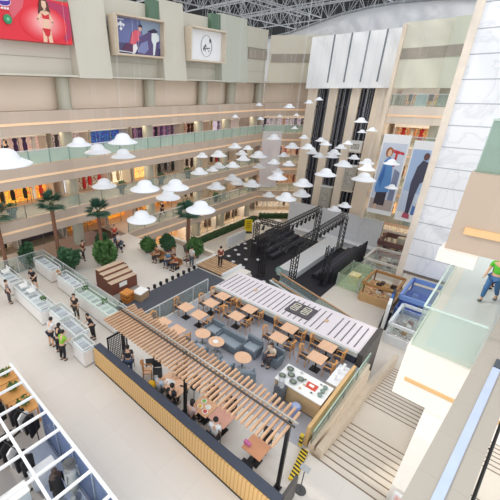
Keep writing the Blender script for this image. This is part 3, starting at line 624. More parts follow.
# ================================================================ RESTAURANT
m=MB().b2(9.2,15.2,2.75,12.4,0,.02); struct('floor_restaurant',m,GFLOOR,'grey floor of the open restaurant')
m=MB().b2(9.0,17.2,12.55,15.3,0,.03); struct('floor_terrace',m,DECK,'dark grey terrace strip behind the restaurant')
t=thing('wooden_fence','long light wood plank fence with dark cap around the pergola','fence',(6.3,2.3,0))
MB().b2(-.10,.10,0,9.7,.0,1.0).build('plank_panel',WOOD,t)
MB().b2(-.02,.32,-.05,9.75,1.0,1.08).build('cap',NAVY,t); MB().b2(.1,.16,0,9.7,.0,1.0).build('inner_lining',NAVY,t)
MB().b2(.1,1.2,-.08,.02,0,1.0).build('end_panel',mat('#55524f',.5),t); MB().b2(-.12,.12,-.02,9.72,0,.06).build('base_strip',BLACK,t)
# pergola
t=thing('pergola','wooden slatted pergola over the outer restaurant tables','pergola',(7.3,2.6,0))
n=48
for i in range(n):
    MB().b2(-.95,.62+.06*((i*7)%3),.1+i*.176,.165+i*.176,3.02,3.12).build('slat',SLAT,t)
for x in (-.02,.15): MB().b2(x-.022,x+.022,-.05,8.75,3.12,3.18).build('beam',mat('#4a4846',.5) if x<0 else mat('#bcb8b0',.5),t)
for y in (.1,4.4,8.5):
    po=MB().b2(.0,.11,y,y+.11,0,3.12).build('post',BLACK,t); MB().b2(-.06,.17,y-.06,y+.17,0,.02).build('base_plate',BLACK,po)
t=thing('mesh_screen','dark perforated screen panel behind the fence at its left end','screen',(7.0,11.35,0))
m=MB()
for i in range(12): m.b2(-.35+i*.09,-.335+i*.09,-.02,.02,.1,1.7)
for i in range(14): m.b2(-.35,.65,-.02,.02,.12+i*.118,.135+i*.118)
m.build('mesh',mat('#2c2b30',.5),t)
o=MB(); o.b2(-.4,-.35,-.03,.03,0,1.75); o.b2(.65,.7,-.03,.03,0,1.75); o.b2(-.4,.7,-.03,.03,1.7,1.75); o.build('frame',BLACK,t)
# low striped roof of the bar below, with dark front wall
t=thing('bar_roof','low white roof with dark slots and a dark square sign beside the restaurant','roof',(15.1,3.15,0))
MB().b2(.12,2.7,0,8.8,-3.58,.52).build('bar_wall',mat('#3d424e',.5),t)
MB().b2(.0,.12,0,8.8,0.02,.5).build('front_wall',NAVY,t)
MB().b2(-.04,2.75,-.05,8.85,.52,.68).build('roof_slab',mat('#e8dfe3',.5,var=.03),t)
m=MB()
for i in range(27):
    y=.25+i*.325
    if 2.75<y<4.4 : 
        m.b2(.35,.75,y,y+.055,.68,.69); m.b2(2.05,2.4,y,y+.055,.68,.69); continue
    if abs(y-1.9)<.3: continue
    m.b2(.35,2.4,y,y+.055,.68,.69)
m.build('roof_slots',mat('#6d686e',.6),t)
MB().b2(-.1,.06,-.05,8.85,.5,.74).build('roof_gutter',mat('#c9ccc8',.4),t)
sg=MB().b2(.8,2.0,2.85,4.3,.68,.76).build('sign_board',mat('#57545a',.5),t)
m=MB()      # strokes of two characters
for oy in (3.05,3.68):
    for (a,b,c,d) in ((.1,.9,.05,.1),(.1,.9,.42,.47),(.1,.17,.05,.47),(.45,.52,.05,.47),(.83,.9,.05,.47),(.3,.36,.1,.42),(.62,.68,.1,.42)):
        m.b2(.95+a,.95+b,oy+c,oy+d,.76,.775)
m.build('sign_characters',mat('#e9e2cf',.5),sg)
for y in (2.05,6.6): MB().b2(1.35,1.6,y,y+.2,.685,.72).build('hatch',mat('#d8b898',.5),t)
# glass side rail at the far left of the restaurant
t=thing('glass_balustrade','greenish glass rail along the left side of the restaurant','balustrade',(9.4,12.45,.02))
for i in range(4): MB().b2(i*1.4+.02,i*1.4+1.38,-.01,.01,.05,1.05).build('glass_panel',GLG,t)
MB().b2(0,5.6,-.03,.03,1.05,1.1).build('top_rail',SILVER,t)
for i in range(5): MB().b2(i*1.4-.025,i*1.4+.025,-.025,.025,0,1.05).build('post',SILVER,t)
# tables
def sq_table(x,y,lb,w=.78,mt=WOODT,z=.75,rz=0,l=None):
    t=thing('square_table',lb,'table',(x,y,.02 if x>9.2 else 0),rz,'restaurant tables'); l=l or w
    MB().box((0,0,z-.02),(w,l,.04)).build('tabletop',mt,t,False,.01)
    MB().tube((0,0,.03),(0,0,z-.04),.04).build('column',BLACK,t); MB().box((0,0,.015),(.42,.42,.03)).build('base',BLACK,t)
    return t
def wood_chair(x,y,rz,lb,fr=mat('#dba468',.5,kind='wood',scale=5,hex2='#c48a4c'),se=None):
    t=thing('wooden_chair',lb,'chair',(x,y,.02 if x>9.2 else 0),rz,'wooden chairs at the restaurant tables')
    se=se or mat('#4a4850',.7)
    MB().box((0,0,.44),(.44,.42,.06)).build('seat',se,t,False,.015)
    for sx in (-1,1):
        MB().bar((sx*.2,-.18,0),(sx*.2,-.18,.62),.035).build('leg',fr,t)
        MB().bar((sx*.2,.22,0),(sx*.19,.18,.44),.035).build('leg',fr,t)
        a=MB(); a.bar((sx*.2,-.19,.63),(sx*.2,.2,.66),.045); a.build('armrest',fr,t)
    b=MB(); pts=[(-.2+.4*i/8,.19+.09*math.sin(PI*i/8),.92+.08*math.sin(PI*i/8)) for i in range(9)]
    for p,q in zip(pts[:-1],pts[1:]): b.bar(p,q,.07)
    b.bar((-.2,.19,.42),pts[0],.04); b.bar((.2,.19,.42),pts[-1],.04)
    br=b.build('backrest',fr,t)
    for i in (2,4,6): MB().bar((pts[i][0],.2,.45),pts[i],.022).build('back_slat',fr,br)
    return t
rowsT={'the row beside the striped roof':[(14.5,10.82),(14.5,8.87),(14.5,6.36),(14.5,4.33)],
 'the second row from the striped roof':[(13.42,10.83),(13.42,8.98),(13.42,6.37),(13.40,4.34)],
 'the pair near the left glass rail':[(12.07,11.58),(12.04,10.54)],
 'the pair beside the pergola slats':[(10.16,11.46),(10.21,10.43)]}
for rn,ps in rowsT.items():
    for i,(x,y) in enumerate(ps):
        w=('%s from left in '%ORD[i]) if len(ps)>2 else ['left one of ','right one of '][i]
        sq_table(x,y,'square light wood table, '+w+rn,.74)
        dy=.6
        for s,nm in ((1,'left'),(-1,'right')):
            if len(ps)==2 and ((i==0 and s==-1) or (i==1 and s==1)): continue
            wood_chair(x,y+s*dy,0 if s>0 else PI,'wooden chair %s of table, %s'%(nm,(w+rn).replace(' from the striped roof',' from the roof')))
def round_table(x,y,lb):
    t=thing('round_table',lb,'table',(x,y,.02))
    MB().lathe([(.001,.70),(.38,.70),(.4,.72),(.4,.735),(.38,.745),(.001,.745)],n=28).build('tabletop',WOODT,t); MB().tube((0,0,.03),(0,0,.7),.035).build('column',STEEL,t)
    MB().lathe([(.001,0),(.26,0),(.26,.02),(.05,.04),(.001,.04)],n=20).build('base',STEEL,t)
round_table(10.96,9.3,'round light wood table, leftmost of three'); round_table(10.96,8.4,'round light wood table with plates in front of the grey sofa'); round_table(10.96,6.8,'round light wood table, rightmost of three')
t=thing('plate','white plate on the middle round table','plate',(10.9,8.4,.765)); MB().lathe([(.001,0),(.09,0),(.14,.02),(.13,.022),(.08,.008),(.001,.008)],n=18).build('dish',WHITE,t)
t=thing('cup','white cup on the middle round table','cup',(11.1,8.55,.765)); MB().lathe([(.001,0),(.03,0),(.04,.08),(.035,.08),(.026,.01),(.001,.01)],n=12).build('bowl',WHITE,t); MB().tube((.04,0,.06),(.065,0,.03),.006).build('handle',WHITE,t)
def sofa(x,y,rz,w,lb,hexc='#a3adb6'):
    t=thing('armchair' if w<1 else 'sofa',lb,'armchair' if w<1 else 'sofa',(x,y,.02),rz); fm=mat(hexc,.8,var=.08); fd=mat('#77838d',.8)
    MB().box((0,0,.25),(w,.62,.3)).build('base',fd,t,False,.03); MB().box((0,-.03,.44),(w-.16,.56,.12)).build('seat_cushion',fm,t,False,.03)
    MB().box((0,.3,.55),(w,.14,.62),0,.12).build('backrest',fd,t,False,.03)
    for s in (-1,1):
        MB().box((s*(w/2-.04),0,.46),(.09,.62,.3)).build('armrest',fd,t,False,.02)
        for q in (-1,1): MB().tube((s*(w/2-.08),q*.24,0),(s*(w/2-.08),q*.24,.12),.025).build('leg',BLACK,t)
sofa(11.95,9.33,-PI/2,.85,'grey blue armchair left of the long grey sofa'); sofa(11.75,8.15,-PI/2,1.4,'long grey sofa beside the middle round table','#9aa6b0')
sofa(12.2,7.1,-PI/2,.85,'grey blue armchair behind the rightmost round table'); sofa(12.35,6.0,-PI/2,.85,'grey blue armchair with a seated person near the buffet','#5f6c78')
sofa(10.2,8.9,PI/2,.8,'pale grey armchair at the round tables near the slats','#a9b2bc'); sofa(10.2,7.3,PI/2,.8,'grey armchair between round tables beside the pergola slats'); sofa(10.4,6.2,2.2,.8,'grey armchair right of the rightmost round table','#8f99a4')
# buffet counters
def counter(name,x0,x1,y0,y1,h,lb,body,top,cat='counter',z=0.,legs=False):
    t=thing(name,lb,cat,((x0+x1)/2,(y0+y1)/2,z)); w,l=x1-x0,y1-y0
    MB().box((0,0,h/2-.02),(w-.06,l-.06,h-.04)).build('body',body,t); MB().box((0,0,h),(w,l,.05)).build('countertop',top,t,False,.01)
    MB().box((0,0,.04),(w-.02,l-.02,.08)).build('plinth',mat('#8f8a84',.5),t)
    return t
counter('buffet_counter',10.7,11.9,2.95,5.0,.92,'white topped buffet counter with grey dishes at the right of the restaurant',mat('#d9b98c',.5),WHITE)
counter('buffet_counter',12.15,13.6,2.92,3.38,.85,'white serving counter behind the buffet near the stairs',mat('#e6e2dd',.5),mat('#eef1f6',.4))
for i,(x,y) in enumerate(((11.0,4.8),(11.3,4.55),(11.6,4.75),(11.0,4.3),(11.35,4.15))):
    t=thing('serving_dish','grey serving dish on the buffet, %s of five'%ORD[i],'dish',(x,y,.945)); MB().lathe([(.001,0),(.1,0),(.16,.07),(.15,.075),(.09,.015),(.001,.015)],n=16).build('bowl',mat('#8d9598',.4,metal=.4),t); MB().ball((0,0,.05),.1,10,5,(1,1,.5)).build('food',mat('#9aa28c',.7,hex2='#5b6a60'),t)
t=thing('tray','red tray on the buffet counter','tray',(11.35,3.65,.945)); MB().b2(-.18,.18,-.22,.22,0,.02).build('base',mat('#d8503c',.5),t); MB().b2(-.06,.06,-.1,.1,.02,.05).build('napkin',WHITE,t)
for i in range(3):
    t=thing('dish_stack','grey green dish stack on the buffet end, %s from the stairs'%ORD[i],'dishes',(11.1+i*.26,3.2,.945)); MB().lathe([(.001,0),(.08,0),(.1,.1),(.001,.12)],n=14).build('plates',mat('#7f918a',.4),t)
t=thing('cutlery_bin','blue cloth bin at the pergola end of the buffet','bin',(10.35,3.75,.02)); MB().lathe([(.001,0),(.16,0),(.2,.55),(.18,.56),(.001,.5)],n=14).build('bin',mat('#8fa4dc',.7),t); MB().ball((0,0,.56),.17,10,5,(1,1,.5)).build('cloth',mat('#b5c4ea',.8),t)
t=thing('tall_dispenser','grey and black drinks dispenser beside the buffet','dispenser',(10.45,4.55,.02)); MB().b2(-.18,.18,-.2,.2,0,.95).build('cabinet',mat('#5b5f64',.5),t); MB().lathe([(.001,.95),(.13,.95),(.13,1.3),(.05,1.36),(.001,1.36)],n=16).build('tank',mat('#c4c8cc',.3),t); MB().tube((-.13,0,1.02),(-.2,0,1.02),.02).build('tap',BLACK,t)
m=MB().b2(9.4,13.8,2.76,2.88,0,1.0); trim(m,mat('#d6b483',.5,kind='wood',scale=2,hex2='#c79f6a'),'tan wood panel at the buffet end of the restaurant')
for i,(x,y) in enumerate(((11.2,3.9),(11.5,4.0),(11.7,3.4),(10.9,3.95),(11.0,3.5),(11.75,4.3))):
    t=thing('bowl','small white bowl on the buffet, %s of six scattered between dishes'%ORD[i],'bowl',(x,y,.945)); MB().lathe([(.001,0),(.04,0),(.075,.05),(.07,.05),(.035,.008),(.001,.008)],n=14).build('bowl_shell',WHITE,t); MB().ball((0,0,.03),.05,8,4,(1,1,.4)).build('food',mat(['#c9b28a','#6a7a5a','#8a8f94','#d8a06a','#55604e','#b9bdc2'][i],.7),t)
for i,(x,y) in enumerate(((12.5,3.15),(12.95,3.2),(13.35,3.12))):
    t=thing('cup_stack','%s stack of white cups on the serving counter near the stairs'%['left','middle','right'][i],'cups',(x,y,.875)); MB().lathe([(.001,0),(.05,0),(.06,.09),(.05,.1),(.06,.19),(.05,.2),(.06,.29),(.001,.29)],n=12).build('cups',mat('#f2f4f8',.4),t)
# dark block at end of roof
m=MB().b2(15.0,17.9,2.84,3.08,-3.55,.76); trim(m,mat('#4d4846',.5),'dark end wall of the striped roof beside the stairs')
# pergola tables
PT=[(7.55,7.95,.8,1.25,'wooden table with papers under the pergola, nearest the yellow bag',WOODT),(7.62,6.25,.8,.8,'wooden table with colourful plates under the pergola',mat('#e8b48a',.5)),(7.72,5.45,.8,.75,'pinkish wooden table beside the colourful plates under the pergola',mat('#e0a894',.5)),(7.6,3.82,.75,.75,'empty wooden table at the right end of the pergola',mat('#d89a72',.5))]
for x,y,w,l,lb,mt in PT: sq_table(x,y,lb,w,mt,.75,0,l)
for i,(dx,dy,c) in enumerate(((-.15,.1,'#e8c34a'),(.15,.15,'#8fc25a'),(.05,-.15,'#f2efe6'),(-.2,-.2,'#d8574a'))):
    t=thing('food_plate',['yellow','green','white','red'][i]+' plate of food on the colourful pergola table','plate',(7.62+dx,6.25+dy,.755)); MB().lathe([(.001,0),(.08,0),(.12,.02),(.001,.015)],n=14).build('dish',WHITE,t); MB().ball((0,0,.03),.085,8,5,(1,1,.45)).build('food',mat(c,.7),t)
t=thing('paper_sheet','white papers on the pergola table','paper',(7.45,8.2,.755)); MB().box((0,0,.004),(.3,.22,.006),.4).build('sheet',WHITE,t); MB().box((.1,-.16,.006),(.2,.28,.006),-.2).build('sheet',WHITE2,t)
t=thing('phone','small dark phone on the papers table under the pergola','phone',(7.7,7.6,.755)); MB().box((0,0,.006),(.08,.15,.01),.5).build('slab',BLACK,t); MB().box((0,0,.012),(.07,.13,.002),.5).build('screen',mat('#30343c',.2),t)
t=thing('bag','yellow bag behind the wooden fence','bag',(6.85,8.55,0)); MB().ball((0,0,.75),.2,14,8,(1,1,.9)).build('pouch',mat('#f0bb1e',.6),t); MB().box((0,0,.3),(.34,.34,.6)).build('stand',mat('#5a5550',.6),t)
BLK=mat('#26262b',.7)
def black_chair(x,y,rz,lb,mt=BLK):
    t=thing('black_chair',lb,'chair',(x,y,0),rz)
    MB().box((0,0,.45),(.42,.42,.05)).build('seat',mt,t,False,.015); MB().box((0,.2,.72),(.4,.04,.36),0,-.12).build('backrest',mt,t,False,.015)
    for sx in (-1,1):
        for sy in (-1,1): MB().tube((sx*.19,sy*.19,0),(sx*.17,sy*.17,.43),.016).build('leg',BLACK,t)
        MB().tube((sx*.18,.19,.43),(sx*.18,.22,.75),.014).build('back_post',BLACK,t)
for x,y,rz,lb in [(8.25,8.2,-PI/2,'black chair behind the papers table on its far side'),(8.3,7.45,-PI/2,'black chair at the far right corner of the papers table'),(6.95,7.5,PI/2,'black chair against the fence right of the papers table'),(8.4,6.5,-PI/2,'black chair at the far side of the colourful table'),(8.45,5.6,-PI/2,'black chair at the far side of the pinkish table'),(6.98,6.45,PI/2,'black chair against the fence at the colourful table'),(7.0,5.25,PI/2,'black chair against the fence at the pinkish table'),(8.25,3.85,-PI/2,'black chair behind the empty pergola table'),(6.95,3.8,PI/2,'dark chair between the fence and the empty pergola table'),(7.9,9.9,-2.2,'black chair left under the pergola beside the wooden stool'),(7.75,9.2,-.7,'black chair right of the wooden stool under the pergola'),(7.2,10.6,.6,'dark grey chair behind the fence beside the mesh screen')]: black_chair(x,y,rz,lb)
wood_chair(7.45,9.55,.9,'small wooden chair between two black chairs under the pergola',WOODC,WOODT)
t=thing('jacket','yellow and dark jacket on the chair behind the empty table','jacket',(8.42,3.85,.72)); MB().ball((0,0,0),.2,10,6,(.5,1,1)).build('cloth',mat('#37343a',.8),t); MB().box((.02,-.2,-.02),(.1,.06,.34)).build('sleeve',mat('#e0b63a',.7),t)
t=thing('handbag','pink handbag on the empty pergola table','bag',(7.45,4.1,.755)); MB().box((0,0,.07),(.12,.26,.14)).build('pouch',mat('#d878b0',.6),t,False,.02); MB().tube((0,-.08,.14),(0,.08,.2),.01).build('strap',mat('#b85a94',.6),t)
# hazard tape barrier and stanchion
t=thing('hazard_ramp','black and yellow striped hazard strip at the restaurant corner','hazard strip',(8.55,2.62,0),math.atan2(.18,1.2))
MB().box((0,0,.05),(1.35,.24,.1)).build('strip',mat('#f0cf2a',.5),t)
m=MB()
for i in range(9): m.add([(-.66+i*.15,-.122,0.1),(-.6+i*.15,-.122,.103),(-.5+i*.15,.122,.103),(-.57+i*.15,.122,.103)],[(0,1,2,3)]); 
m=MB()
for i in range(9):
    x=-.62+i*.145; m.add([(x,-.122,.0),(x+.07,-.122,.0),(x+.07,-.122,.104),(x,-.122,.104),(x+.06,.122,.104),(x+.13,.122,.104)],[(0,1,2,3),(3,2,5,4)])
m.build('black_stripes',BLACK,t)
t=thing('hazard_ramp','short yellow and black strip post at the end of the glass rail','hazard strip',(9.3,2.95,0)); MB().b2(-.06,.06,-.06,.06,0,.6).build('post',mat('#e8c92e',.5),t); MB().b2(-.065,.065,-.065,.065,.2,.3).build('band',BLACK,t); MB().b2(-.065,.065,-.065,.065,.42,.5).build('band',BLACK,t)
t=thing('sign_stand','dark round based sign stand on the plaza near the stairs','stand',(7.82,2.18,0)); MB().lathe([(.001,0),(.19,0),(.19,.025),(.03,.05),(.001,.05)],n=20).build('base',mat('#4a4a4c',.4),t)
MB().tube((0,0,.05),(0,0,1.05),.018).build('pole',mat('#5a5a5c',.4),t); MB().box((0.02,0,1.1),(.2,.3,.015),0,0,-.5).build('sign_plate',mat('#b9bbbd',.4),t)
# bollards along the terrace
for i in range(13):
    x=10.2+i*.56; y=15.42-.0*i
    t=thing('bollard','black planter bollard, %s from left along the dark terrace edge'%ORD[i],'bollard',(x,y,0),0,'black bollards along the terrace'); MB().lathe([(.001,0),(.10,0),(.12,.22),(.09,.23),(.001,.22)],n=12).build('pot',BLACK,t); MB().ball((0,0,.24),.09,8,5,(1,1,.6)).build('cap',mat('#2d3130',.7),t)
# wood slat steps at the hedge end
t=thing('slatted_platform','low wooden slatted platform with white edge near the hedge','platform',(17.3,13.0,0))
for i in range(9): MB().b2(.05+i*.24,.2+i*.24,.15,2.55,.12,.2).build('slat',mat('#d9b894' if i%2 else '#c9a37e',.6,kind='wood',scale=3,hex2='#b08a66'),t)
MB().b2(-.0,2.25,2.55,2.65,0,.3).build('edge_panel',WHITE,t); MB().b2(0,2.25,.0,.14,0,.3).build('edge_panel',WHITE2,t); MB().b2(.1,2.1,.2,2.5,0,.12).build('base',DARK,t)
# moving walkways beyond the bar roof
for k,(x,lb) in enumerate(((18.3,'inclined moving walkway nearest the striped roof'),(19.75,'inclined moving walkway nearer the stage'))):
    t=thing('moving_walkway',lb,'escalator',(x-.45,10.3,0)); Ly=6.0; dz=-1.4
    def slab(nm,x0,x1,za,zb,m_): 
        MB().add([(x0,0,za),(x1,0,za),(x1,0,zb),(x0,0,zb),(x0,-Ly,za+dz),(x1,-Ly,za+dz),(x1,-Ly,zb+dz),(x0,-Ly,zb+dz)],[(0,1,2,3),(4,5,6,7),(0,1,5,4),(1,2,6,5),(2,3,7,6),(3,0,4,7)]).build(nm,m_,t)
    slab('truss_casing',0,1.25,-.9,-.45,mat('#9b9fa2',.5)); slab('pallet_band',.2,1.05,-.44,-.40,mat('#3f4348',.5,kind='merch',hex2='#a8adb2',scale=2.2))
    for s in (.08,1.17):
        slab('glass_side',s-.01,s+.01,-.44,.2,glass('#dde6e3',.75)); slab('handrail',s-.05,s+.05,.2,.27,mat('#d9dcd8' if k==0 else '#c79a72',.4))
        slab('skirt',s-.07,s+.07,-.46,-.36,SILVER)
    for yy in (-.6,-5.6): MB().b2(.3,.95,yy-.2,yy+.2,ZS,-.85+dz*(-yy/Ly)).build('support',DARK,t)
# ================================================================ PEOPLE
JO={'stand':dict(pel=.93,el=[(.22,.01,1.13),(.22,.01,1.13)],wr=[(.23,-.08,.90),(.23,-.08,.90)],kn=[(.10,-.01,.49),(.11,.02,.49)],an=[(.10,.02,.09),(.12,.05,.09)],lean=0),
 'reach':dict(pel=.93,el=[(.22,-.10,1.14),(.22,-.08,1.13)],wr=[(.15,-.32,1.06),(.16,-.30,1.02)],kn=[(.10,-.02,.49),(.11,.02,.49)],an=[(.10,.03,.09),(.12,.06,.09)],lean=.12),
 'sit':dict(pel=.55,el=[(.22,-.06,.76),(.22,-.06,.76)],wr=[(.14,-.30,.76),(.14,-.30,.78)],kn=[(.10,-.42,.52),(.11,-.40,.52)],an=[(.11,-.40,.09),(.13,-.34,.09)],lean=.10),
 'walk':dict(pel=.92,el=[(.22,-.06,1.13),(.22,.08,1.13)],wr=[(.21,-.22,.95),(.23,.05,.9)],kn=[(.09,-.16,.50),(.10,.10,.48)],an=[(.09,-.18,.09),(.10,.36,.14)],lean=.05)}
def skinmesh(name,V,E_,root=0,sub=1):
    me=bpy.data.meshes.new(name); me.from_pydata([v[:3] for v in V],E_,[])
    o=bpy.data.objects.new(name,me); COL.objects.link(o)
    md=o.modifiers.new('s','SKIN'); md.use_smooth_shade=True; md.branch_smoothing=.3
    for i,v in enumerate(V):
        r=v[3]; me.skin_vertices[0].data[i].radius=(r,r) if not isinstance(r,tuple) else r
        me.skin_vertices[0].data[i].use_root=(i==root)
    if sub: 
        sb=o.modifiers.new('b','SUBSURF'); sb.levels=sub; sb.render_levels=sub
    dg=bpy.context.evaluated_depsgraph_get(); dg.update()
    res=bpy.data.meshes.new_from_object(o.evaluated_get(dg)); bpy.data.objects.remove(o); 
    for p in res.polygons: p.use_smooth=True
    return res
def pose_meshes(pn):
    J=JO[pn]; z0=J['pel']; ln=J['lean']
    def sp(z): return (0,-ln*(z-.93)*2.2,z+z0-.93)
    V=[];E_=[]
    def v(p,r,par=None):
        V.append((*p,r)); 
        if par is not None: E_.append((par,len(V)-1))
        return len(V)-1
    pel=v(sp(.95),(.15,.11)); w=v(sp(1.10),(.125,.09),pel); ch=v(sp(1.30),(.155,.10),w); nb=v(sp(1.44),.062,ch)
    h0=v(sp(1.52),.066,nb); h1=v(Vector(sp(1.59))+Vector((0,-.02,0)),.092,h0); h2=v(Vector(sp(1.665))+Vector((0,-.01,0)),.075,h1)
    sh=[];parts={}
    for k,s in ((0,-1),(1,1)):
        a=v((s*.175,sp(1.38)[1],sp(1.38)[2]),.062,ch); e=J['el'][k]; e=v((s*e[0],e[1]-ln*.3,e[2]),.043,a); q=J['wr'][k]; q0=(s*q[0],q[1]-ln*.4,q[2]); q=v(q0,.03,e)
        d=(Vector(q0)-Vector(V[e][:3])).normalized(); hp=Vector(q0)+d*.07; hh=v(hp,.032,q); parts['hand%d'%k]=(hp,d,s)
        hip=v((s*.09,0,z0-.05),.095,pel); kk=J['kn'][k]; kk=v((s*kk[0],kk[1],kk[2]),.062,hip); an=J['an'][k]; an=v((s*an[0],an[1],an[2]),.042,kk); v((s*(J['an'][k][0]+.01),J['an'][k][1]-.15,.045),.035,an)
    body=skinmesh('body',V,E_)
    # fingers, thumb, nose, ears appended into the body mesh
    mb=MB()
    for k in (0,1):
        hp,d,s=parts['hand%d'%k]; side=d.cross(Vector((1,0,0)) if abs(d.x)<.7 else Vector((0,0,1))).normalized(); nrm=d.cross(side)
        for i,l in enumerate((.055,.066,.07,.062,.05)):
            if i==0:
                b=hp+side*.022-d*.015; m1=b+side*.03+d*.03; mb.tube(b,m1,.011,.009,5); mb.tube(m1,m1+d*.025,.009,.006,5)
            else:
                b=hp+side*(.018-.012*(i-1))+d*.015; m1=b+d*l*.55; mb.tube(b,m1,.009,.008,5); mb.tube(m1,m1+(d*.8+nrm*.5).normalized()*l*.5,.008,.006,5)
    hc=Vector(sp(1.59))+Vector((0,-.02,0))
    mb.tube(hc+Vector((0,-.082,.012)),hc+Vector((0,-.112,-.016)),.010,.016,6)
    for s in (-1,1): mb.ball(hc+Vector((s*.09,.012,0)),.024,7,5,(.5,1,1.3))
    bm=bmesh.new(); bm.from_mesh(body); tmp=bpy.data.meshes.new('t'); tmp.from_pydata(mb.v,[],mb.f); bm.from_mesh(tmp); bmesh.ops.recalc_face_normals(bm,faces=bm.faces); bm.to_mesh(body); bm.free()
    for p in body.polygons: p.use_smooth=True
    # face marks
    f=MB()
    eyes=[]
    for s in (-1,1):
        f=MB().ball(hc+Vector((s*.034,-.083,.018)),.011,6,4); e_=bpy.data.meshes.new('eye'); e_.from_pydata(f.v,[],f.f); eyes.append(e_)
    f=MB().box(hc+Vector((0,-.086,-.046)),(.04,.012,.008)); mo=bpy.data.meshes.new('mouth'); mo.from_pydata(f.v,[],f.f)

    # shirt
    V2=[];E2=[]
    def v2(p,r,par=None):
        V2.append((*p,r)); 
        if par is not None: E2.append((par,len(V2)-1))
        return len(V2)-1
    a=v2(sp(.97),(.172,.135)); b=v2(sp(1.12),(.15,.115),a); c=v2(sp(1.31),(.178,.125),b); v2(sp(1.425),.078,c)
    for k,s in ((0,-1),(1,1)):
        q=v2((s*.18,sp(1.38)[1],sp(1.38)[2]),.08,c); e=J['el'][k]; p=Vector((s*.18,sp(1.38)[1],sp(1.38)[2])); t=Vector((s*e[0],e[1]-ln*.3,e[2])); v2(p+(t-p)*.75,.062,q)
    shirt=skinmesh('shirt',V2,E2)
    def legs(fr):
        V3=[];E3=[]
        def v3(p,r,par=None):
            V3.append((*p,r)); 
            if par is not None: E3.append((par,len(V3)-1))
            return len(V3)-1
        a=v3((0,sp(.95)[1],z0+.03),(.165,.13))
        for k,s in ((0,-1),(1,1)):
            h=v3((s*.092,0,z0-.06),.108,a); K=Vector((s*J['kn'][k][0],J['kn'][k][1],J['kn'][k][2])); A=Vector((s*J['an'][k][0],J['an'][k][1],J['an'][k][2]))
            if fr<1: v3(Vector((s*.092,0,z0-.06)).lerp(K,.8),.085,h)
            else: kk=v3(K,.076,h); v3(K.lerp(A,.9),.06,kk)
        return skinmesh('trousers',V3,E3)
    tr=legs(1); shd=legs(.5); shoes_=[]
    for k,s in ((0,-1),(1,1)):
        A=J['an'][k]; s_=MB().ball((s*(A[0]+.005),A[1]-.06,.05),.07,8,5,(.72,1.75,.68)); q_=bpy.data.meshes.new('shoe'); q_.from_pydata(s_.v,[],s_.f); shoes_.append(q_)
    def hair(long):
        m=MB(); m.ball(hc+Vector((0,.018,.03)),.105,12,8,(.98,1.0,1.0))
        if long: m.ball(hc+Vector((0,.065,-.07)),.09,10,7,(1,.6,1.6))
        me=bpy.data.meshes.new('hair'); me.from_pydata(m.v,[],m.f)
        for p in me.polygons: p.use_smooth=True
        # open the face
        bm=bmesh.new(); bm.from_mesh(me)
        bmesh.ops.delete(bm,geom=[x for x in bm.faces if x.calc_center_median().y<hc.y-.035 and x.calc_center_median().z<hc.z+.055],context='FACES'); bm.to_mesh(me); bm.free()
        return me
    return dict(body=body,eyes=eyes,mouth=mo,shirt=shirt,trousers=tr,shorts=shd,shoes=shoes_,hair=hair(False),longhair=hair(True))
PM={k:pose_meshes(k) for k in JO}
def person(pose,x,y,rz,lb,shirt,legs,z=0.,short=False,hair='#1d1716',longh=False,sc=1.,shoe='#2a2626'):
    t=thing('person',lb,'person',(x,y,z),rz); t.scale=(sc,sc,sc); M=PM[pose]
    def add(nm,me,m):
        if not me.materials: me.materials.append(m)
        o=bpy.data.objects.new(nm,me); COL.objects.link(o); o.parent=t; objmat(o,m)
    add('body',M['body'],SKIN); add('mouth',M['mouth'],mat('#8a4a44',.6)); [add('eye',e,mat('#2a1c1a',.4)) for e in M['eyes']]; add('shirt',M['shirt'],mat(shirt,.8,var=.08)); add('shorts' if short else 'trousers',M['shorts' if short else 'trousers'],mat(legs,.8,var=.08)); [add('shoe',e,mat(shoe,.6)) for e in M['shoes']]; add('hair',M['longhair' if longh else 'hair'],mat(hair,.6))
    return t
def face(ax,ay,bx,by): return math.atan2(by-ay,bx-ax)+PI/2
# around the jewellery counters
person('stand',5.4,20.37,face(5.48,20.37,6.3,20.2),'person in a brown grey top standing left of the white front counter','#8d7a78','#4a4448')
person('reach',7.26,20.9,face(7.26,20.9,6.3,20.2),'person in a black dress standing behind the white front counter','#28242a','#1f1c22',short=True,hair='#2a1c18')
person('stand',7.5,16.0,face(7.5,16,6.5,15.5),'person in black with folded arms standing inside the counters','#3a2f30','#4b443c')
person('reach',5.38,14.75,face(5.43,14.75,6.5,15),'person in a white shirt and dark shorts leaning on the tray counter','#eceaec','#22263a',short=True)
person('reach',5.42,14.02,face(5.55,14.02,6.5,14.2),'person in black between the white and green shirted shoppers','#2b2930','#2b2930',longh=True)
person('reach',5.3,13.38,face(5.62,13.38,6.5,13.6),'person in a lime green shirt and black trousers at the counter','#93c83e','#1f1d20')
person('reach',7.2,13.75,face(7,13.75,6.4,13.8),'person in a black top bending over the counter near the fence','#201d22','#2a272c')
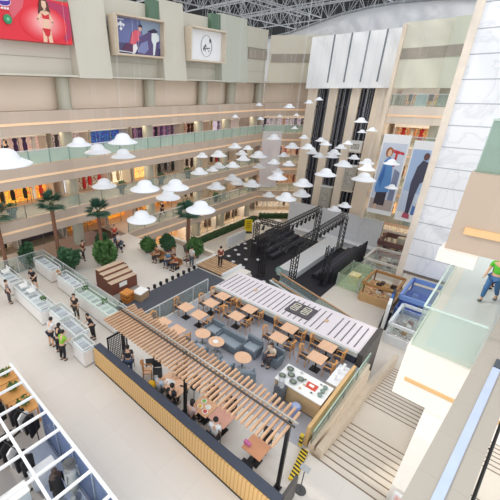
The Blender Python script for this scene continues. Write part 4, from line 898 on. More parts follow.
# restaurant people
person('sit',6.98,8.3,face(6.98,7.85,7.5,7.85),'person in a pale blue shirt seated at the papers table by the fence','#b6c6d6','#5a6470')
person('sit',8.2,8.2,face(8.2,8.2,7.5,8.1),'person in black seated behind the papers table on its far side','#262329','#201e24',longh=True)
person('sit',6.98,7.55,face(6.98,7.2,7.6,7.3),'person in a dark jacket seated against the fence right of the papers table','#2c2a30','#3a383e')
person('sit',8.4,6.5,face(8.4,6.5,7.6,6.4),'person in a dark shirt at the far side of the colourful table','#3a3439','#2a2529')
person('sit',6.98,6.45,face(6.98,6.45,7.6,6.4),'person in a pink grey top seated by the fence at the colourful table','#c9b0ac','#2b292d',longh=True)
person('sit',7.0,5.25,face(7,5.25,7.7,5.5),'person in a white shirt seated by the fence at the pinkish table','#eef0f2','#35343a')
person('sit',8.45,5.6,face(8.45,5.6,7.7,5.5),'person in dark clothes at the far side of the pinkish table','#4a3c3c','#302a2c')
person('sit',12.27,6.0,face(12.27,6.0,11.4,6.2),'person in a cream top seated in the armchair near the buffet','#e6d6c2','#4a4248',z=.02,longh=True,hair='#3a241c')
person('stand',7.0,10.35,face(7,10.35,7.6,11.2),'person in dark clothes beside the mesh screen behind the fence','#35323a','#4a5a78')
# landing
person('walk',12.3,-.28,face(0,0,-1,.3),'person in a bright green shirt and jeans on the glass walled landing','#62c83c','#4c78ac',z=6.5,hair='#2a1c18',shoe='#6f757c',sc=.88)
person('stand',13.3,-.25,face(0,0,.3,1),'person in a red shirt standing behind the green-shirted person','#d02a34','#5a2026',z=6.5,sc=.92)
# plaza benches and children
person('stand',12.56,18.0,face(0,0,1,-.4),'child in red on the plaza behind the stepped brown wall','#c82a2c','#b02426',sc=.66)
for i,(x,y,rz,lb,a,b,po) in enumerate([(15.9,18.3,4.8,'person in brown on the leftmost plaza bench','#8b5a3a','#4a3a34','sit'),(15.9,17.1,4.9,'person in a blue top on the middle plaza bench','#5f86a8','#3b4658','sit'),(15.9,16.25,4.5,'person in a rust shirt on the middle plaza bench','#a8573c','#2c2c34','sit'),(17.0,15.75,1.6,'person in a pale shirt standing by the slatted platform','#cfd6d8','#5a6068','stand'),(14.8,21.9,.5+PI,'person in white pushing a stroller near the left galleries','#e6e2e0','#3a3a44','walk'),(15.6,23.6,-.6,'person in red by the stroller near the left galleries','#d23a2c','#6a2a2c','stand'),(11.9,22.6,.2,'person in brown walking behind the palms','#7a4a3a','#3a3234','walk'),(18.2,14.0,2.6,'person in dark red at the end of the slatted platform','#7d3a36','#2f2a2c','stand')]):
    person(po,x,y,rz,lb,a,b,z=.2 if 'slatted platform' in lb and 'end' in lb else 0)
person('walk',23.3,D+1.2,-PI/2,'person in black walking along the second level gallery','#1f1d22','#2a272c',z=LT[0])
person('stand',8.9,D+1.3,0,'person in black at the fourth level balustrade','#1c1a1f','#1c1a1f',z=LT[2],longh=True)
t=thing('stroller','grey baby stroller near the left galleries','stroller',(15.3,22.6,0),.5)
MB().box((0,0,.5),(.42,.7,.25),0,.25).build('seat',mat('#5f6a7a',.7),t); MB().ball((0,.25,.72),.24,10,6,(1,1,.8)).build('hood',mat('#474f5c',.7),t)
for sx in (-1,1):
    for sy in (-1,1):
        MB().tube((sx*.22,sy*.32,.12),(sx*.26,sy*.32,.12),.12,None,12).build('wheel',BLACK,t)
    MB().tube((sx*.22,-.32,.12),(sx*.2,.45,.98),.018).build('frame_bar',STEEL,t)
MB().tube((-.2,.45,.98),(.2,.45,.98),.02).build('handle',BLACK,t)
# ================================================================ JEWELLERY KIOSK
def showcase(x0,x1,y0,y1,lb,door=None,trays=0,hexg='#f6fafa'):
    t=thing('display_counter',lb,'counter',((x0+x1)/2,(y0+y1)/2,0)); w,l=x1-x0,y1-y0
    MB().box((0,0,.43),(w,l,.86)).build('cabinet',mat('#eeebe8',.4,var=.02),t,False,.01)
    MB().box((0,0,.05),(w+.01,l+.01,.1)).build('plinth',mat('#bdb8b2',.5),t)
    MB().box((0,0,.985),(w-.02,l-.02,.23)).build('glass_case',glass(hexg,.93),t); MB().box((0,0,.875),(w-.08,l-.08,.03)).build('display_bed',mat('#fbfbfc',.5),t)
    m=MB()
    for a in (-1,1):
        m.b2(a*w/2-.015,a*w/2+.015,-l/2,l/2,1.08,1.11); m.b2(-w/2,w/2,a*l/2-.015,a*l/2+.015,1.08,1.11)
        for b in (-1,1): m.b2(a*w/2-.015,a*w/2+.015,b*l/2-.015,b*l/2+.015,.86,1.1)
    m.build('case_frame',WHITE,t)
    for i in range(trays):
        y=-l/2+.25+i*(l-.5)/max(1,trays-1); MB().box((0,y,.905),(w*.55,.26,.03)).build('tray',mat(['#8a8690','#b5b7c0','#dde0e6','#77717c'][i%4],.5,kind='merch',hex2='#d9dce2',scale=14),t)
    return t
showcase(8.4,9.2,20.9,23.4,'white display counter at the back left of the kiosk, left of the wooden gate',trays=6)
showcase(8.4,9.15,17.75,20.0,'white display counter at the back of the kiosk, right of the wooden gate',trays=5)
t=thing('wooden_gate','small wooden gate between the two back display counters','gate',(8.85,20.45,0)); MB().b2(-.04,.04,-.38,.38,.1,.92).build('gate_panel',WOODC,t); MB().b2(-.06,.06,-.42,-.38,0,.98).build('post',WHITE,t); MB().b2(-.06,.06,.38,.42,0,.98).build('post',WHITE,t)
showcase(8.2,9.0,13.3,17.4,'long glass display counter with green plants at the right back of the kiosk',trays=8,hexg='#f0f8f2')
showcase(5.8,6.7,16.75,20.6,'long white front display counter of the kiosk',trays=7)
showcase(5.75,6.6,21.2,23.2,'white display counter at the far left of the kiosk',trays=4)
showcase(6.2,7.0,15.2,16.6,'counter with dark jewellery trays beside the long front counter',trays=4)
showcase(6.05,6.8,13.35,15.1,'counter with silver trays where the shoppers lean',trays=5)
showcase(5.75,6.4,12.15,13.25,'white display counter nearest the wooden fence',trays=3)
for i,(x,y) in enumerate(((8.6,16.6),(8.6,14.6),(6.3,17.3))):
    t=thing('potted_plant',['small green plant on the left of the long glass counter','small green plant on the right of the long glass counter','small green plant on the front counter end'][i],'plant',(x,y,1.12)); MB().lathe([(.001,0),(.07,0),(.09,.12),(.001,.12)],n=12).build('pot',WHITE,t); g=MB(); leaf_mass(g,(0,0,.25),.2,.2,.16,50,.08); g.build('foliage',GREEN,t)
for i,(x,y) in enumerate(((6.15,22.6),(6.2,19.9),(6.3,19.0))):
    t=thing('display_box',['white open jewellery display box at the far left counter','white display box left on the front counter','white display box middle of the front counter'][i],'display box',(x,y,1.12)); MB().box((0,0,.04),(.4,.5,.08)).build('base',WHITE,t); MB().box((.18,0,.2),(.04,.5,.32)).build('back',WHITE2,t)
for a,b,lb in (((5.6,24.0),(9.3,24.0),'clear glass screen along the left side of the kiosk'),((9.35,24.0),(9.35,17.6),'clear glass screen behind the back counters of the kiosk'),((9.2,17.5),(9.2,13.0),'clear glass screen behind the long glass counter')):
    L=math.hypot(b[0]-a[0],b[1]-a[1]); t=thing('glass_screen',lb,'screen',(*a,0),math.atan2(b[1]-a[1],b[0]-a[0])); n=max(2,round(L/1.6))
    for i in range(n): MB().b2(L*i/n+.02,L*(i+1)/n-.02,-.01,.01,.05,1.25).build('glass_panel',GLC,t)
    for i in range(n+1): MB().b2(L*i/n-.02,L*i/n+.02,-.02,.02,0,1.28).build('post',SILVER,t)
    MB().b2(0,L,-.02,.02,1.25,1.29).build('top_rail',SILVER,t)
# ================================================================ PLAZA FURNITURE
t=thing('stepped_seat','brown stepped seating wall with tan tops and a small white sign','seat',(10.4,16.6,0))
for i in range(4):
    h=.8+.16*i; ys=i*.45; MB().b2(0,2.05-.0*i,ys,ys+.45,0,h).build('brown_block',BROWN,t); MB().b2(.0,2.05,ys+.01,ys+.44,h,h+.035).build('seat_top',mat('#dcc3a8',.6,kind='wood',scale=3),t)
MB().b2(.6,1.2,-.03,0,.4,.7).build('white_sign',WHITE,t)
t=thing('floor_mat','grey brown rectangular mat before the stepped seat','mat',(10.4,14.75,0)); MB().b2(0,2.0,0,1.8,0,.012).build('pile',mat('#a39a90',.9,var=.1,scale=8),t); MB().b2(-.03,2.03,-.03,1.83,0,.008).build('binding',mat('#877e74',.8),t)
t=thing('wooden_crate','orange wooden crate table on the mat','crate',(10.75,15.45,.012),.2)
for z in (.06,.3,.54): 
    m=MB(); m.b2(-.32,.32,-.3,-.27,z-.08,z+.08); m.b2(-.32,.32,.27,.3,z-.08,z+.08); m.b2(-.32,-.29,-.3,.3,z-.08,z+.08); m.b2(.29,.32,-.3,.3,z-.08,z+.08); m.build('slat',mat('#d98a3c',.5,kind='wood',scale=4,hex2='#b86a28'),t)
MB().b2(-.34,.34,-.32,.32,.62,.66).build('top',mat('#e0994c',.5,kind='wood',scale=4,hex2='#c67a34'),t)
t=thing('display_box','wooden box with a white top on the mat','box',(11.55,15.1,.012),.2); MB().b2(-.42,.42,-.35,.35,0,.5).build('box_body',mat('#b99a78',.6,kind='wood',scale=4),t); MB().b2(-.42,.42,-.35,.35,.5,.56).build('white_top',WHITE,t)
for i,(y,lb) in enumerate(((18.4,'leftmost wooden plaza bench before the hedge'),(16.7,'middle wooden plaza bench before the hedge'))):
    t=thing('bench',lb,'bench',(15.95,y,0)); bm_=mat('#b07a4a',.6,kind='wood',scale=3)
    for q in range(4): MB().b2(-.25+q*.13,-.15+q*.13,-.7,.7,.40,.44).build('seat_slat',bm_,t)
    for sy in (-.45,.45): MB().b2(-.22,.22,sy-.03,sy+.03,0,.4).build('leg',DARK,t)
    MB().b2(.27,.31,-.7,.7,.44,.8).build('backrest',bm_,t)
for i,(x,y,c) in enumerate(((16.7,17.6,'#b5653a'),(16.9,16.2,'#9c5a34'))):
    wood_chair(x,y,-PI/2,['orange wooden chair behind the leftmost plaza bench','brown wooden chair behind the middle plaza bench'][i],mat(c,.5))
# plants
def bush(x,y,rx,ry,h,lb,n=420,m=GREEN,z=0,cat='shrub'):
    t=thing('leafy_shrub',lb,cat,(x,y,z)); 
    MB().lathe([(.001,0),(.3,0),(.4,.4),(.36,.42),(.001,.38)],n=16).build('planter',mat('#6b625a',.7),t)
    s=MB()
    for i in range(7): s.tube((0,0,.35),(rx*.7*math.cos(i*.9),ry*.7*math.sin(i*.9),h*.75),.03,.012,5)
    s.build('stem',mat('#5a4632',.8),t)
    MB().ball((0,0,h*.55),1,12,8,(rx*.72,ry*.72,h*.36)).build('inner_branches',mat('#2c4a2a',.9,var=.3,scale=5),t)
    g=MB(); leaf_mass(g,(0,0,h*.58),rx,ry,h*.44,n,.17)
    for i in range(7):
        a=i*.9+rx*9; leaf_mass(g,(rx*.55*math.cos(a),ry*.55*math.sin(a),h*(.5+.45*((i*3)%7)/7)),rx*.5,ry*.5,h*.28,n//5,.2)
    o=g.build('foliage',m,t); return t
bush(12.4,20.2,.85,.85,2.0,'big dark green shrub right of the middle palm trunk',900,GREEN)
bush(10.4,21.9,.75,.75,1.5,'dark green shrub between the two left palms',600,GREEN2)
bush(8.3,24.4,.5,.4,1.7,'large green shrub at the far left picture edge',700,GREEN2)
bush(14.3,23.6,.5,.5,1.1,'small green shrub left of the stroller',300,GREEN2)
for i,(x,y,h) in enumerate(((16.5,20.2,1.0),(17.8,19.25,1.15),(18.45,16.75,1.4))):
    bush(x,y,.62,.62,h,'leafy green shrub, %s from left in the hedge row by the court'%ORD[i],480,(GREEN,GREEN2)[i%2])
t=thing('planter_kerb','pale planter kerb along the hedge row beside the court','kerb',(19.45,15.7,0)); MB().b2(-.12,.1,0,4.9,0,.4).build('kerb',CREAM,t); MB().b2(-.16,.14,-.03,4.93,.4,.45).build('coping',TRIM,t)
def palm(cx_,cy_,Y,lb,seed):
    rg=random.Random(seed); c=gy(cx_,cy_,Y); h=c.z; t=thing('palm_tree',lb,'palm',(c.x,Y,0))
    MB().lathe([(.001,0),(.32,0),(.42,.5),(.38,.52),(.001,.45)],n=18).build('planter',mat('#6f665c',.7),t)
    m=MB(); n=14
    for i in range(n):
        z0=.4+(h-.4)*i/n; z1=.4+(h-.4)*(i+1)/n; m.tube((0,0,z0),(0,0,z1),.15,.125,10)
    m.build('trunk',mat('#8a5f48',.8,var=.2,scale=9),t)
    for k in range(22):
        a=k*2.4+rg.random()*.3; el=(-.45+1.75*((k*7)%22)/22); L=.95+.3*rg.random(); g=MB(); d=Vector((math.cos(a),math.sin(a),0)); sd=Vector((-d.y,d.x,0))
        st=Vector((0,0,h)); en=st+d*L*.45*math.cos(el)+Vector((0,0,L*.5*math.sin(el))); st_=MB().tube(st,en,.018,.012,5)
        for j in range(13):        # fan leaf
            an=-1.35+2.7*j/12; dr=d*(math.cos(an)*math.cos(el))+sd*math.sin(an)*.9+Vector((0,0,math.cos(an)*math.sin(el)+.1)); ll=.78*(1-.25*abs(an)/1.35); tip=en+dr*ll+Vector((0,0,-.16)); w=sd*.055*math.cos(an)-d*.055*math.sin(an)
            pass; g.add([en,en+dr*ll*.5+w,tip,en+dr*ll*.5-w],[(0,1,2,3)])
        fr_=g.build('frond',mat('#2f6049',.7,var=.3,scale=4,hex2='#204636'),t); st_.build('leaf_stalk',mat('#5d7a4c',.7),fr_)
    g=MB().ball((0,0,h-.1),.2,10,6,(1,1,1.4)).build('crown_shaft',mat('#4a4a34',.8),t)
palm(51,205,23.2,'palm tree at left before the orange lit clothes shop',1); palm(98,212,21.9,'palm tree in the middle left between shrubs',2); palm(188.5,214,17.9,'palm tree on the right before the lilac screen',3); palm(-5,216,24.25,'palm tree cut by the left picture edge',4)
for i,(x,k) in enumerate(((8.3,1),(18.0,1),(22.8,1),(25.5,0),(31.5,0),(26.6,1))):
    t=thing('potted_plant','small potted bush, %s from left along the gallery rails'%ORD[[0,1,2,3,5,4][i]],'plant',(x,D+.75,LT[k])); MB().lathe([(.001,0),(.2,0),(.26,.45),(.001,.45)],n=12).build('pot',mat('#5d5a56',.6),t); g=MB(); leaf_mass(g,(0,0,.75),.4,.4,.4,160,.13); g.ball((0,0,.7),.28,8,6); g.build('foliage',GREEN2,t)
# ================================================================ COURT: fashion stage, kiosks
BLKC=mat('#2b2b33',.7,var=.15,scale=2)
m=MB().b2(21.5,37.0,9.1,20.5,ZS,ZS+.03); struct('floor_stage',m,BLKC,'dark carpet of the fashion show area')
t=thing('runway','long white fashion runway between the truss towers','runway',(27.0,12.1,ZS+.03)); MB().b2(0,10.5,0,1.75,0,.55).build('deck_base',mat('#d9dce0',.5),t); MB().b2(-.03,10.5,-.03,1.78,.55,.6).build('deck_top',mat('#eef0f3',.4),t)
t=thing('floor_emblem','small round teal disc standing at the near end of the runway','disc',(26.75,13.6,ZS+.03)); MB().tube((0,0,.42),(-.05,0,.42),.4,None,24).build('disc',mat('#a9d8cc',.4),t); MB().tube((-.051,0,.42),(-.06,0,.42),.25,None,20).build('inner_disc',mat('#e4f2ee',.4),t); MB().b2(-.1,.1,-.2,.2,0,.05).build('foot',WHITE,t)
t=thing('stage_backdrop','white stage backdrop boards in front of the lift tower','backdrop',(38.6,8.9,ZS))
for i in range(5): MB().b2(0,.15,i*2.12,i*2.12+2.1,.02,3.5).build('board',mat('#e6e8ec',.5),t)
for i in range(6): MB().b2(.15,.55,i*2.08,i*2.08+.1,0,3.3).build('rear_strut',STEEL,t)
t=thing('stage_platform','white stage platform at the end of the runway','stage',(36.6,8.8,ZS+.0)); MB().b2(1.0,1.95,0,10.4,0,.5).build('platform_body',mat('#d9dce0',.5),t); MB().b2(.92,1.96,-.05,10.45,.5,.58).build('platform_top',mat('#f0f1f4',.4),t)
def box_truss(p,q,w,lb,spikes=0):
    p=Vector(p);q=Vector(q); t=thing('lighting_truss',lb,'truss',p); d=q-p; L=d.length; a=d.normalized(); u=a.cross(Vector((0,0,1)) if abs(a.z)<.9 else Vector((1,0,0))).normalized(); v=a.cross(u); TM=mat('#25252b',.5)
    m=MB()
    cs=[u*x*w/2+v*y*w/2 for x,y in ((-1,-1),(1,-1),(1,1),(-1,1))]
    for c in cs: m.tube(c,c+d,.045,None,6)
    m.build('main_tubes',TM,t); b=MB(); n=max(3,int(L/w/1.1))
    for i in range(n):
        for k in range(4): b.tube(cs[k]+d*(i/n),cs[(k+1)%4]+d*((i+1)/n),.026,None,5)
    b.build('bracing',TM,t)
    for i in range(spikes):
        c=d*((i+.5)/spikes); g=MB(); g.tube(c-v*0+Vector((0,0,-w/2)),c+Vector((0,0,-w/2-.22)),.02); g.tube(c+Vector((0,0,-w/2-.2)),c+Vector((-.25,0,-w/2-.62)),.10,.14,8); g.build('spotlight',BLACK,t)
    if abs(a.z)>.9: MB().box((0,0,.03),(w+.3,w+.3,.06)).build('base_plate',DARK,t)
F0=ZS+.03
for (x,y),lb in (((25.4,14.7),'near left black truss tower by the runway'),((25.3,11.6),'near right black truss tower by the runway'),((28.4,17.5),'black truss tower left of the runway near the hedge corner'),((27.7,9.8),'black truss tower right of the runway beside the bleachers'),((36.2,14.7),'far left truss tower at the white stage'),((36.2,11.9),'far right truss tower at the white stage')): box_truss((x,y,F0),(x,y,.18),.42,lb)
box_truss((25.65,14.7,.5),(36.4,14.7,.5),.42,'long overhead truss with spotlights on the left of the runway',12)
box_truss((25.55,11.75,.5),(36.4,11.95,.5),.42,'long overhead truss with spotlights on the right of the runway',12)
box_truss((25.4,14.45,.5),(25.3,12.1,.5),.42,'short cross truss over the near end of the runway',4)
box_truss((28.4,17.25,.5),(28.4,14.98,.5),.42,'short side truss joining the left truss tower',2)
def bleacher(x0,x1,y0,dy,n,lb):
    t=thing('bleacher',lb,'bleacher',((x0+x1)/2,y0,F0)); L=x1-x0
    for i in range(n):
        a,b=sorted((i*dy,(i+1)*dy)); MB().b2(-L/2,L/2,a,b,0,.35+.35*i).build('step',BLKC,t); c=(a+b)/2
        MB().b2(-L/2+.1,L/2-.1,c-abs(dy)*.3,c+abs(dy)*.3,.35+.35*i,.42+.35*i).build('seat_pad',mat('#4a4a54',.6),t)
    MB().b2(-L/2,L/2,n*dy-.06,n*dy+.06,0,.35*n+.6).build('back_panel',BLKC,t)
bleacher(29.0,35.6,15.6,.65,3,'black stepped bleacher left of the runway'); bleacher(28.4,36.8,11.2,-.58,3,'black stepped bleacher right of the runway')
k=0
for x,y in ((31.5,19.7),(30.6,18.9),(29.7,19.6),(28.7,18.8),(32.8,18.9),(27.6,19.3),(26.9,18.4),(25.9,18.9),(25.2,17.8),(26.5,17.2),(24.2,18.4),(23.8,17.1),(27.3,16.3),(24.9,16.4),(23.2,15.9),(24.0,15.0),(22.8,14.6),(23.9,13.5),(24.6,13.0),(22.9,12.8),(23.6,19.3),(28.9,19.9)):
    t=thing('stool','small round white topped stool on the dark show carpet','stool',(x,y,F0),0,'white topped stools on the dark carpet'); MB().lathe([(.001,.4),(.17,.4),(.19,.43),(.17,.47),(.001,.48)],n=14).build('seat',mat('#e8e6ea',.5),t)
    for q in range(3): MB().tube((.13*math.cos(q*2.1),.13*math.sin(q*2.1),.4),(.17*math.cos(q*2.1),.17*math.sin(q*2.1),0),.014).build('leg',BLACK,t)
t=thing('barrier_board','white barrier board at the left edge of the show carpet','barrier',(29.9,20.9,ZS)); MB().b2(-1.7,1.7,-.05,.05,.05,1.2).build('panel',WHITE,t)
for s in (-1.4,1.4): MB().b2(s-.05,s+.05,-.3,.3,0,.06).build('foot',STEEL,t)
t=thing('sign_stand','bright yellow upright sign standing at the court shops','sign',(33.6,21.9,ZS)); MB().box((0,0,.95),(.9,.1,1.5),-PI/4).build('board',mat('#f0d21e',.5),t); m=MB()
for zz in (.7,.95,1.2,1.45): m.box((-.045,-.045,zz),(.5,.03,.07),-PI/4)
m.build('printed_lines',mat('#6d5a1c',.5),t); MB().box((0,0,.06),(.95,.5,.12),-PI/4).build('base',DARK,t)
t=thing('red_pouffe','low red round pouffe beyond the corner of the striped roof','pouffe',(21.9,11.8,F0)); MB().lathe([(.001,0),(.75,0),(.8,.1),(.8,.4),(.7,.48),(.001,.5)],n=24).build('cushion',mat('#c23a48',.7),t); MB().lathe([(.001,0),(.82,0),(.82,.06),(.001,.06)],n=24).build('base',DARK,t)
# white cafe tables in the corner
for i,(x,y) in enumerate(((36.2,22.2),(37.4,21.4),(34.9,22.4),(38.3,20.6),(36.9,20.3))):
    t=thing('cafe_table','small white round cafe table in the corner court','table',(x,y,ZS),0,'white cafe tables in the court corner'); MB().lathe([(.001,.70),(.45,.70),(.45,.74),(.001,.75)],n=20).build('tabletop',WHITE,t); MB().tube((0,0,.03),(0,0,.7),.04).build('column',STEEL,t); MB().lathe([(.001,0),(.28,0),(.001,.04)],n=16).build('base',STEEL,t)
# court kiosks on the right
def kiosk(x0,x1,y0,y1,h,lb,side,top,items='#6b5248',i2='#e6dccf',gl=True,rail='#e8e2dc',lip=None):
    t=thing('kiosk',lb,'kiosk',((x0+x1)/2,(y0+y1)/2,ZS)); w,l=x1-x0,y1-y0
    m=MB()
    for a in (-1,1): m.b2(a*w/2-.12,a*w/2+.12,-l/2,l/2,0,h*.42); m.b2(-w/2,w/2,a*l/2-.12,a*l/2+.12,0,h*.42)
    m.build('counter_ring',mat(side,.5),t)
    MB().box((0,0,h*.43),(w*.98,l*.98,.05)).build('goods_shelf',mat(items,.5,kind='merch',hex2=i2,scale=1.6),t)
    for a in (-1,1):
        for b in (-1,1): MB().b2(a*(w/2-.1)-.05,a*(w/2-.1)+.05,b*(l/2-.1)-.05,b*(l/2-.1)+.05,0,h).build('corner_post',mat(rail,.5),t)
    m=MB()
    for a in (-1,1): m.b2(a*w/2-.08,a*w/2+.08,-l/2,l/2,h-(lip or .2),h); m.b2(-w/2,w/2,a*l/2-.08,a*l/2+.08,h-(lip or .2),h)
    m.build('canopy_frame',mat(top,.5),t)
    if gl: MB().box((0,0,h*.6),(w*.9,l*.9,h*.3)).build('glass_case',glass('#a9c0ea' if 'blue framed' in lb else '#f2f6f4',.75 if 'blue framed' in lb else .88),t)
    for i in range(8): MB().box((-w*.35+R()*w*.7,-l*.35+R()*l*.7,h*.43+.15),(.25+.2*R(),.25+.2*R(),.25)).build('merchandise',mat(['#3c2b28','#d9cbb8','#8a5d50','#f0ece6','#5f4a44','#c79a6a'][i%6],.6),t)
    return t
kiosk(37.2,40.0,6.0,8.6,2.0,'pink brown pavilion kiosk with a dark roof rim near the right gallery','#caa6a0','#6d4d4a',rail='#8a6660',lip=.5)
kiosk(33.0,36.4,5.2,8.4,1.5,'white glass counter kiosk with brown goods below the marble wall','#e9e3db','#d9d3cb','#7d625c','#e9e2da')
kiosk(27.7,30.6,4.4,6.7,1.7,'wooden food kiosk with warm brown goods before the white kiosk','#d9b07c','#b3824c','#7a4526','#e9c48e',False,'#8a5a34')
t=thing('glass_booth','pale green glass booth beside the stage bleachers','booth',(30.2,8.05,ZS))
for a in (-1,1): MB().b2(-1.7,1.7,a*.9-.02,a*.9+.02,.1,1.3).build('glass_wall',glass('#eaf5e4',.75),t); MB().b2(a*1.7-.02,a*1.7+.02,-.9,.9,.1,1.3).build('glass_wall',glass('#eaf5e4',.75),t)
MB().b2(-1.7,1.7,-.9,.9,0,.08).build('floor_plate',mat('#e4e2cf',.5),t); MB().b2(-.5,.4,-.4,.4,.08,.9).build('desk',mat('#d9c46a',.5,kind='merch',hex2='#efe6c8',scale=2),t)
for a in (-1,1):
    for b in (-1,1): MB().b2(a*1.7-.04,a*1.7+.04,b*.9-.04,b*.9+.04,0,1.35).build('post',SILVER,t)
kiosk(27.0,30.6,.9,3.9,2.0,'blue framed cosmetics kiosk under the marble wall','#6b8ccc','#7f9fdc','#8fabdf','#f0f4fc',True,'#3a5cae',.35)
kiosk(23.4,26.6,1.0,3.5,1.6,'white kiosk with pale goods in front of the blue kiosk','#eef0f2','#e9eef0','#a88e88','#f6f2ef',True,'#cfdcd8')
t=thing('blue_totem','tall blue and white sign panel beside the blue kiosk','sign',(26.0,4.2,ZS),.12); MB().b2(-1.3,1.3,-.08,.08,.1,2.1).build('panel',mat('#3f6db6',.4),t); MB().b2(-1.35,-.35,-.1,.1,.1,2.15).build('white_end',WHITE,t); MB().b2(.6,1.32,-.1,.1,.1,2.15).build('dark_end',mat('#3a3f4c',.5),t); MB().b2(-1.3,1.3,-.25,.25,0,.1).build('foot',DARK,t)
# ================================================================ BOTTOM LEFT SHOP UNDER THE WHITE GRID
t=thing('grid_canopy','white steel grid canopy over the clothes shop at the bottom left','canopy',(2.48,10.94,3.0)); GW=mat('#f3f4f6',.4,var=.02)
for i in range(9):
    y=-i*.865; MB().b2(-5.9,.0,y-.026,y+.026,-.05,.03).build('cross_beam',GW,t)
for i in range(6):
    x=-i*1.14; MB().b2(x-.034,x+.034,-7.3,.3,-.06,.04).build('long_beam',GW,t)
for x in (-3.42,-5.7):
    for y in (.0,-6.9): MB().b2(x-.05,x+.05,y-.05,y+.05,-3.0,-.06).build('post',GW,t)
m=MB().b2(-3.4,3.0,3.5,14.2,0,.02); struct('floor_shop',m,mat('#b9b2ac',.5,var=.06,scale=1),'greyish floor of the clothes shop')
t=thing('shop_wall','blue grey glazed front panel of the clothes shop','panel',(2.72,5.2,.02))
m=MB(); m.b2(-.06,.06,0,4.6,0,.12); m.build('base_rail',mat('#8b95a6',.5),t)
for i in range(4): MB().b2(-.02,.02,i*1.15+.03,i*1.15+1.12,.12,1.9).build('glass_panel',glass('#9fb2d6',.55),t)
for i in range(5): MB().b2(-.04,.04,i*1.15-.03,i*1.15+.03,0,1.95).build('post',mat('#a9b4c6',.4),t)
t=thing('platform','blue grey raised display floor inside the clothes shop','platform',(1.72,6.0,.02)); MB().b2(0,.9,0,3.75,0,.1).build('plinth',mat('#9aa5ba',.5),t); MB().b2(-.02,.92,-.02,3.77,.1,.13).build('edge',mat('#b7c0d0',.5),t)
def wtable(x,y,lb,w=.8,l=1.1,z=.8): 
    t=thing('wooden_table',lb,'table',(x,y,.02)); MB().box((0,0,z),(w,l,.06)).build('tabletop',mat('#e0a664',.5,kind='wood',scale=4,hex2='#cc8c48'),t)
    for a in (-1,1):
        for b in (-1,1): MB().bar((a*(w/2-.06),b*(l/2-.06),0),(a*(w/2-.06),b*(l/2-.06),z),.05).build('leg',WOODC,t)
wtable(2.6,13.35,'orange wooden display table at the top of the clothes shop',.9,.9); wtable(2.5,12.3,'orange wooden display table with a green plant in the clothes shop',.9,1.1); wtable(2.55,11.25,'wooden display table with green decor in the clothes shop',.85,.95)
for x,y,lb in ((2.6,12.3,'green plant on the second wooden display table'),(2.6,11.3,'sparse green decor on the third wooden display table'),(2.65,13.35,'green plant on the topmost wooden display table')):
    t=thing('potted_plant',lb,'plant',(x,y,.85)); MB().lathe([(.001,0),(.1,0),(.13,.1),(.001,.1)],n=12).build('pot',mat('#c9b04a',.6),t); g=MB(); leaf_mass(g,(0,0,.2),.24,.24,.14,70,.09); g.build('foliage',GREEN,t)
def rack(x,y,rz,n,lb,cols,L=1.2):
    t=thing('clothes_rack',lb,'clothes rack',(x,y,.02),rz)
    for s in (-1,1): MB().tube((0,s*L/2,0),(0,s*L/2,1.45),.02).build('upright',BLACK,t); MB().box((0,s*L/2,.02),(.45,.05,.04)).build('foot',BLACK,t)
    MB().tube((0,-L/2,1.45),(0,L/2,1.45),.018).build('rail',BLACK,t)
    for i in range(n):
        yy=-L/2+.1+(L-.2)*i/max(1,n-1); g=MB(); w=.2
        g.add([(-w*.3,yy-.03,1.4),(w*.3,yy-.03,1.4),(w*1.1,yy-.04,1.28),(w,yy-.05,.6+.2*R()),(-w,yy-.05,.6),(-w*1.1,yy-.04,1.28),(-w*.3,yy+.03,1.4),(w*.3,yy+.03,1.4),(w*1.1,yy+.04,1.28),(w,yy+.05,.62),(-w,yy+.05,.6),(-w*1.1,yy+.04,1.28)],[(0,1,2,3,4,5),(6,7,8,9,10,11)]+[(k,(k+1)%6,6+(k+1)%6,6+k) for k in range(6)])
        g.build('garment',mat(cols[i%len(cols)],.8),t)
dk=('#1d1c20','#2b292f','#e9e6e4','#1a191c','#3a363a')
rack(2.25,10.35,.3,5,'clothes rack with black and white garments below the wooden tables',dk); rack(1.7,11.95,0,6,'clothes rack of black garments left of the wooden tables',dk[:2],1.5)
rack(1.45,9.25,.3,5,'clothes rack of black garments under the inner canopy beam',dk[:4],1.5); rack(.2,9.15,.5,5,'clothes rack of brown and white garments at the lower left',('#4a4038','#c9c3bc','#6a5a4e'),1.3); rack(.3,10.9,0,6,'clothes rack of dark garments at the far left of the shop',dk,1.6)
t=thing('low_bench','brown wooden bench in the middle of the clothes shop','bench',(1.4,10.2,.02),.3); MB().b2(-.25,.25,-.5,.5,.36,.42).build('seat',mat('#b0783c',.5,kind='wood',scale=3),t)
for a in (-.4,.4): MB().b2(-.2,.2,a-.03,a+.03,0,.36).build('leg',WOODC,t)
t=thing('white_counter','white low cabinet in the lower middle of the clothes shop','cabinet',(1.95,8.35,.15),0); MB().b2(-.4,.4,-.18,.18,0,.65).build('cabinet_body',mat('#dfe4ea',.5),t); MB().b2(-.42,.42,-.2,.2,.65,.7).build('cabinet_top',WHITE,t)
t=thing('white_counter','long white counter at the lower left of the clothes shop','cabinet',(.75,8.1,.02),0); MB().b2(-.9,.6,-.2,.2,0,.85).build('cabinet_body',mat('#cfdbe4',.5),t); MB().b2(-.92,.62,-.22,.22,.85,.9).build('cabinet_top',WHITE,t)
t=thing('display_block','cream framed partition panels at the bottom of the clothes shop','panel',(1.05,7.2,.02)); MB().b2(-1.0,.6,-.5,.5,0,.35).build('base_block',mat('#e6dccb',.5),t); MB().b2(-.95,-.1,-.45,.45,.35,.38).build('inset_panel',mat('#cfc3b0',.5),t); MB().b2(0,.55,-.45,.45,.35,.38).build('inset_panel',mat('#cfc3b0',.5),t)
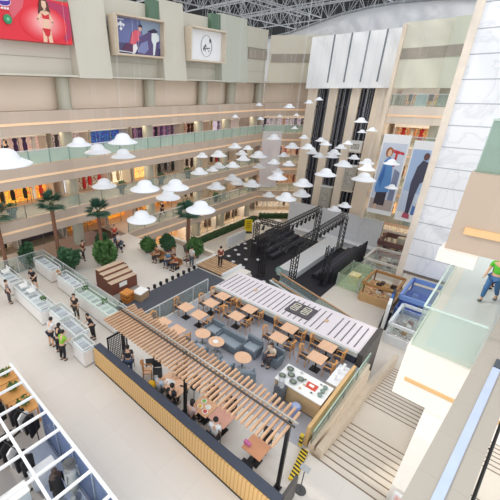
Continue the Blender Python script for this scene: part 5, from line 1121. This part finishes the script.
def mannequin(x,y,lb,body,cloth,hat=None):
    t=thing('mannequin',lb,'mannequin',(x,y,.15)); b=MB().lathe([(.001,.85),(.12,.86),(.16,1.0),(.12,1.15),(.18,1.35),(.17,1.42),(.06,1.47),(.05,1.52),(.09,1.6),(.09,1.68),(.001,1.75)],n=14).build('body',mat(body,.5),t,True); b.scale=(1,.75,1)
    MB().lathe([(.15,.55),(.2,.56),(.17,1.0),(.14,1.15),(.19,1.36),(.1,1.45)],n=14).build('garment',mat(cloth,.8),t,True); MB().tube((0,0,.02),(0,0,.86),.02).build('stand_pole',STEEL,t); MB().lathe([(.001,0),(.18,0),(.001,.03)],n=14).build('base',STEEL,t)
    for s in (-1,1): MB().tube((s*.18,0,1.36),(s*.22,-.03,.95),.045,.03).build('arm',mat(cloth,.8),t)
    if hat: MB().lathe([(.001,1.80),(.12,1.78),(.13,1.70),(.2,1.68),(.2,1.67),(.1,1.66)],n=16).build('hat',mat(hat,.7),t)
mannequin(2.42,7.15,'mannequin in a grey dress and dark hat near the shop front glass','#9a9c9a','#bfc3c2','#5a5c5e'); mannequin(2.0,7.3,'mannequin in a long black coat near the shop front glass','#4a3a34','#1b1a1e')
bush(2.2,6.2,.26,.26,.9,'leafy green and white plant at the bottom edge of the clothes shop',160,mat('#78b83c',.8,var=.3,scale=5))
# ================================================================ LIGHT AND CAMERA
W=bpy.data.worlds.new('sky'); SC.world=W; W.use_nodes=True
nt=W.node_tree; bg=nt.nodes['Background']
bg.inputs['Color'].default_value=(.93,.96,1,1); bg.inputs['Strength'].default_value=1.25
sd=bpy.data.lights.new('sun','SUN'); sd.energy=1.5; sd.angle=math.radians(3); sd.color=(1,.95,.86)
so=bpy.data.objects.new('sun',sd); COL.objects.link(so)
so.rotation_euler=Vector((.36,-.74,-.60)).to_track_quat('-Z','Y').to_euler(); so.location=(0,30,40)
cd=bpy.data.cameras.new('camera'); cam=bpy.data.objects.new('camera',cd); COL.objects.link(cam)
cam.location=(0,0,H); cam.rotation_euler=FW.to_track_quat('-Z','Y').to_euler()
cd.sensor_fit='HORIZONTAL'; cd.sensor_width=36; cd.lens=FPX/500*36; cd.shift_x=70/500; cd.shift_y=2/500
cd.clip_start=.05; cd.clip_end=300
SC.camera=cam
vs=SC.view_settings; vs.view_transform='Standard'; vs.look='None'; vs.exposure=.2; vs.gamma=1; vs.use_curve_mapping=False
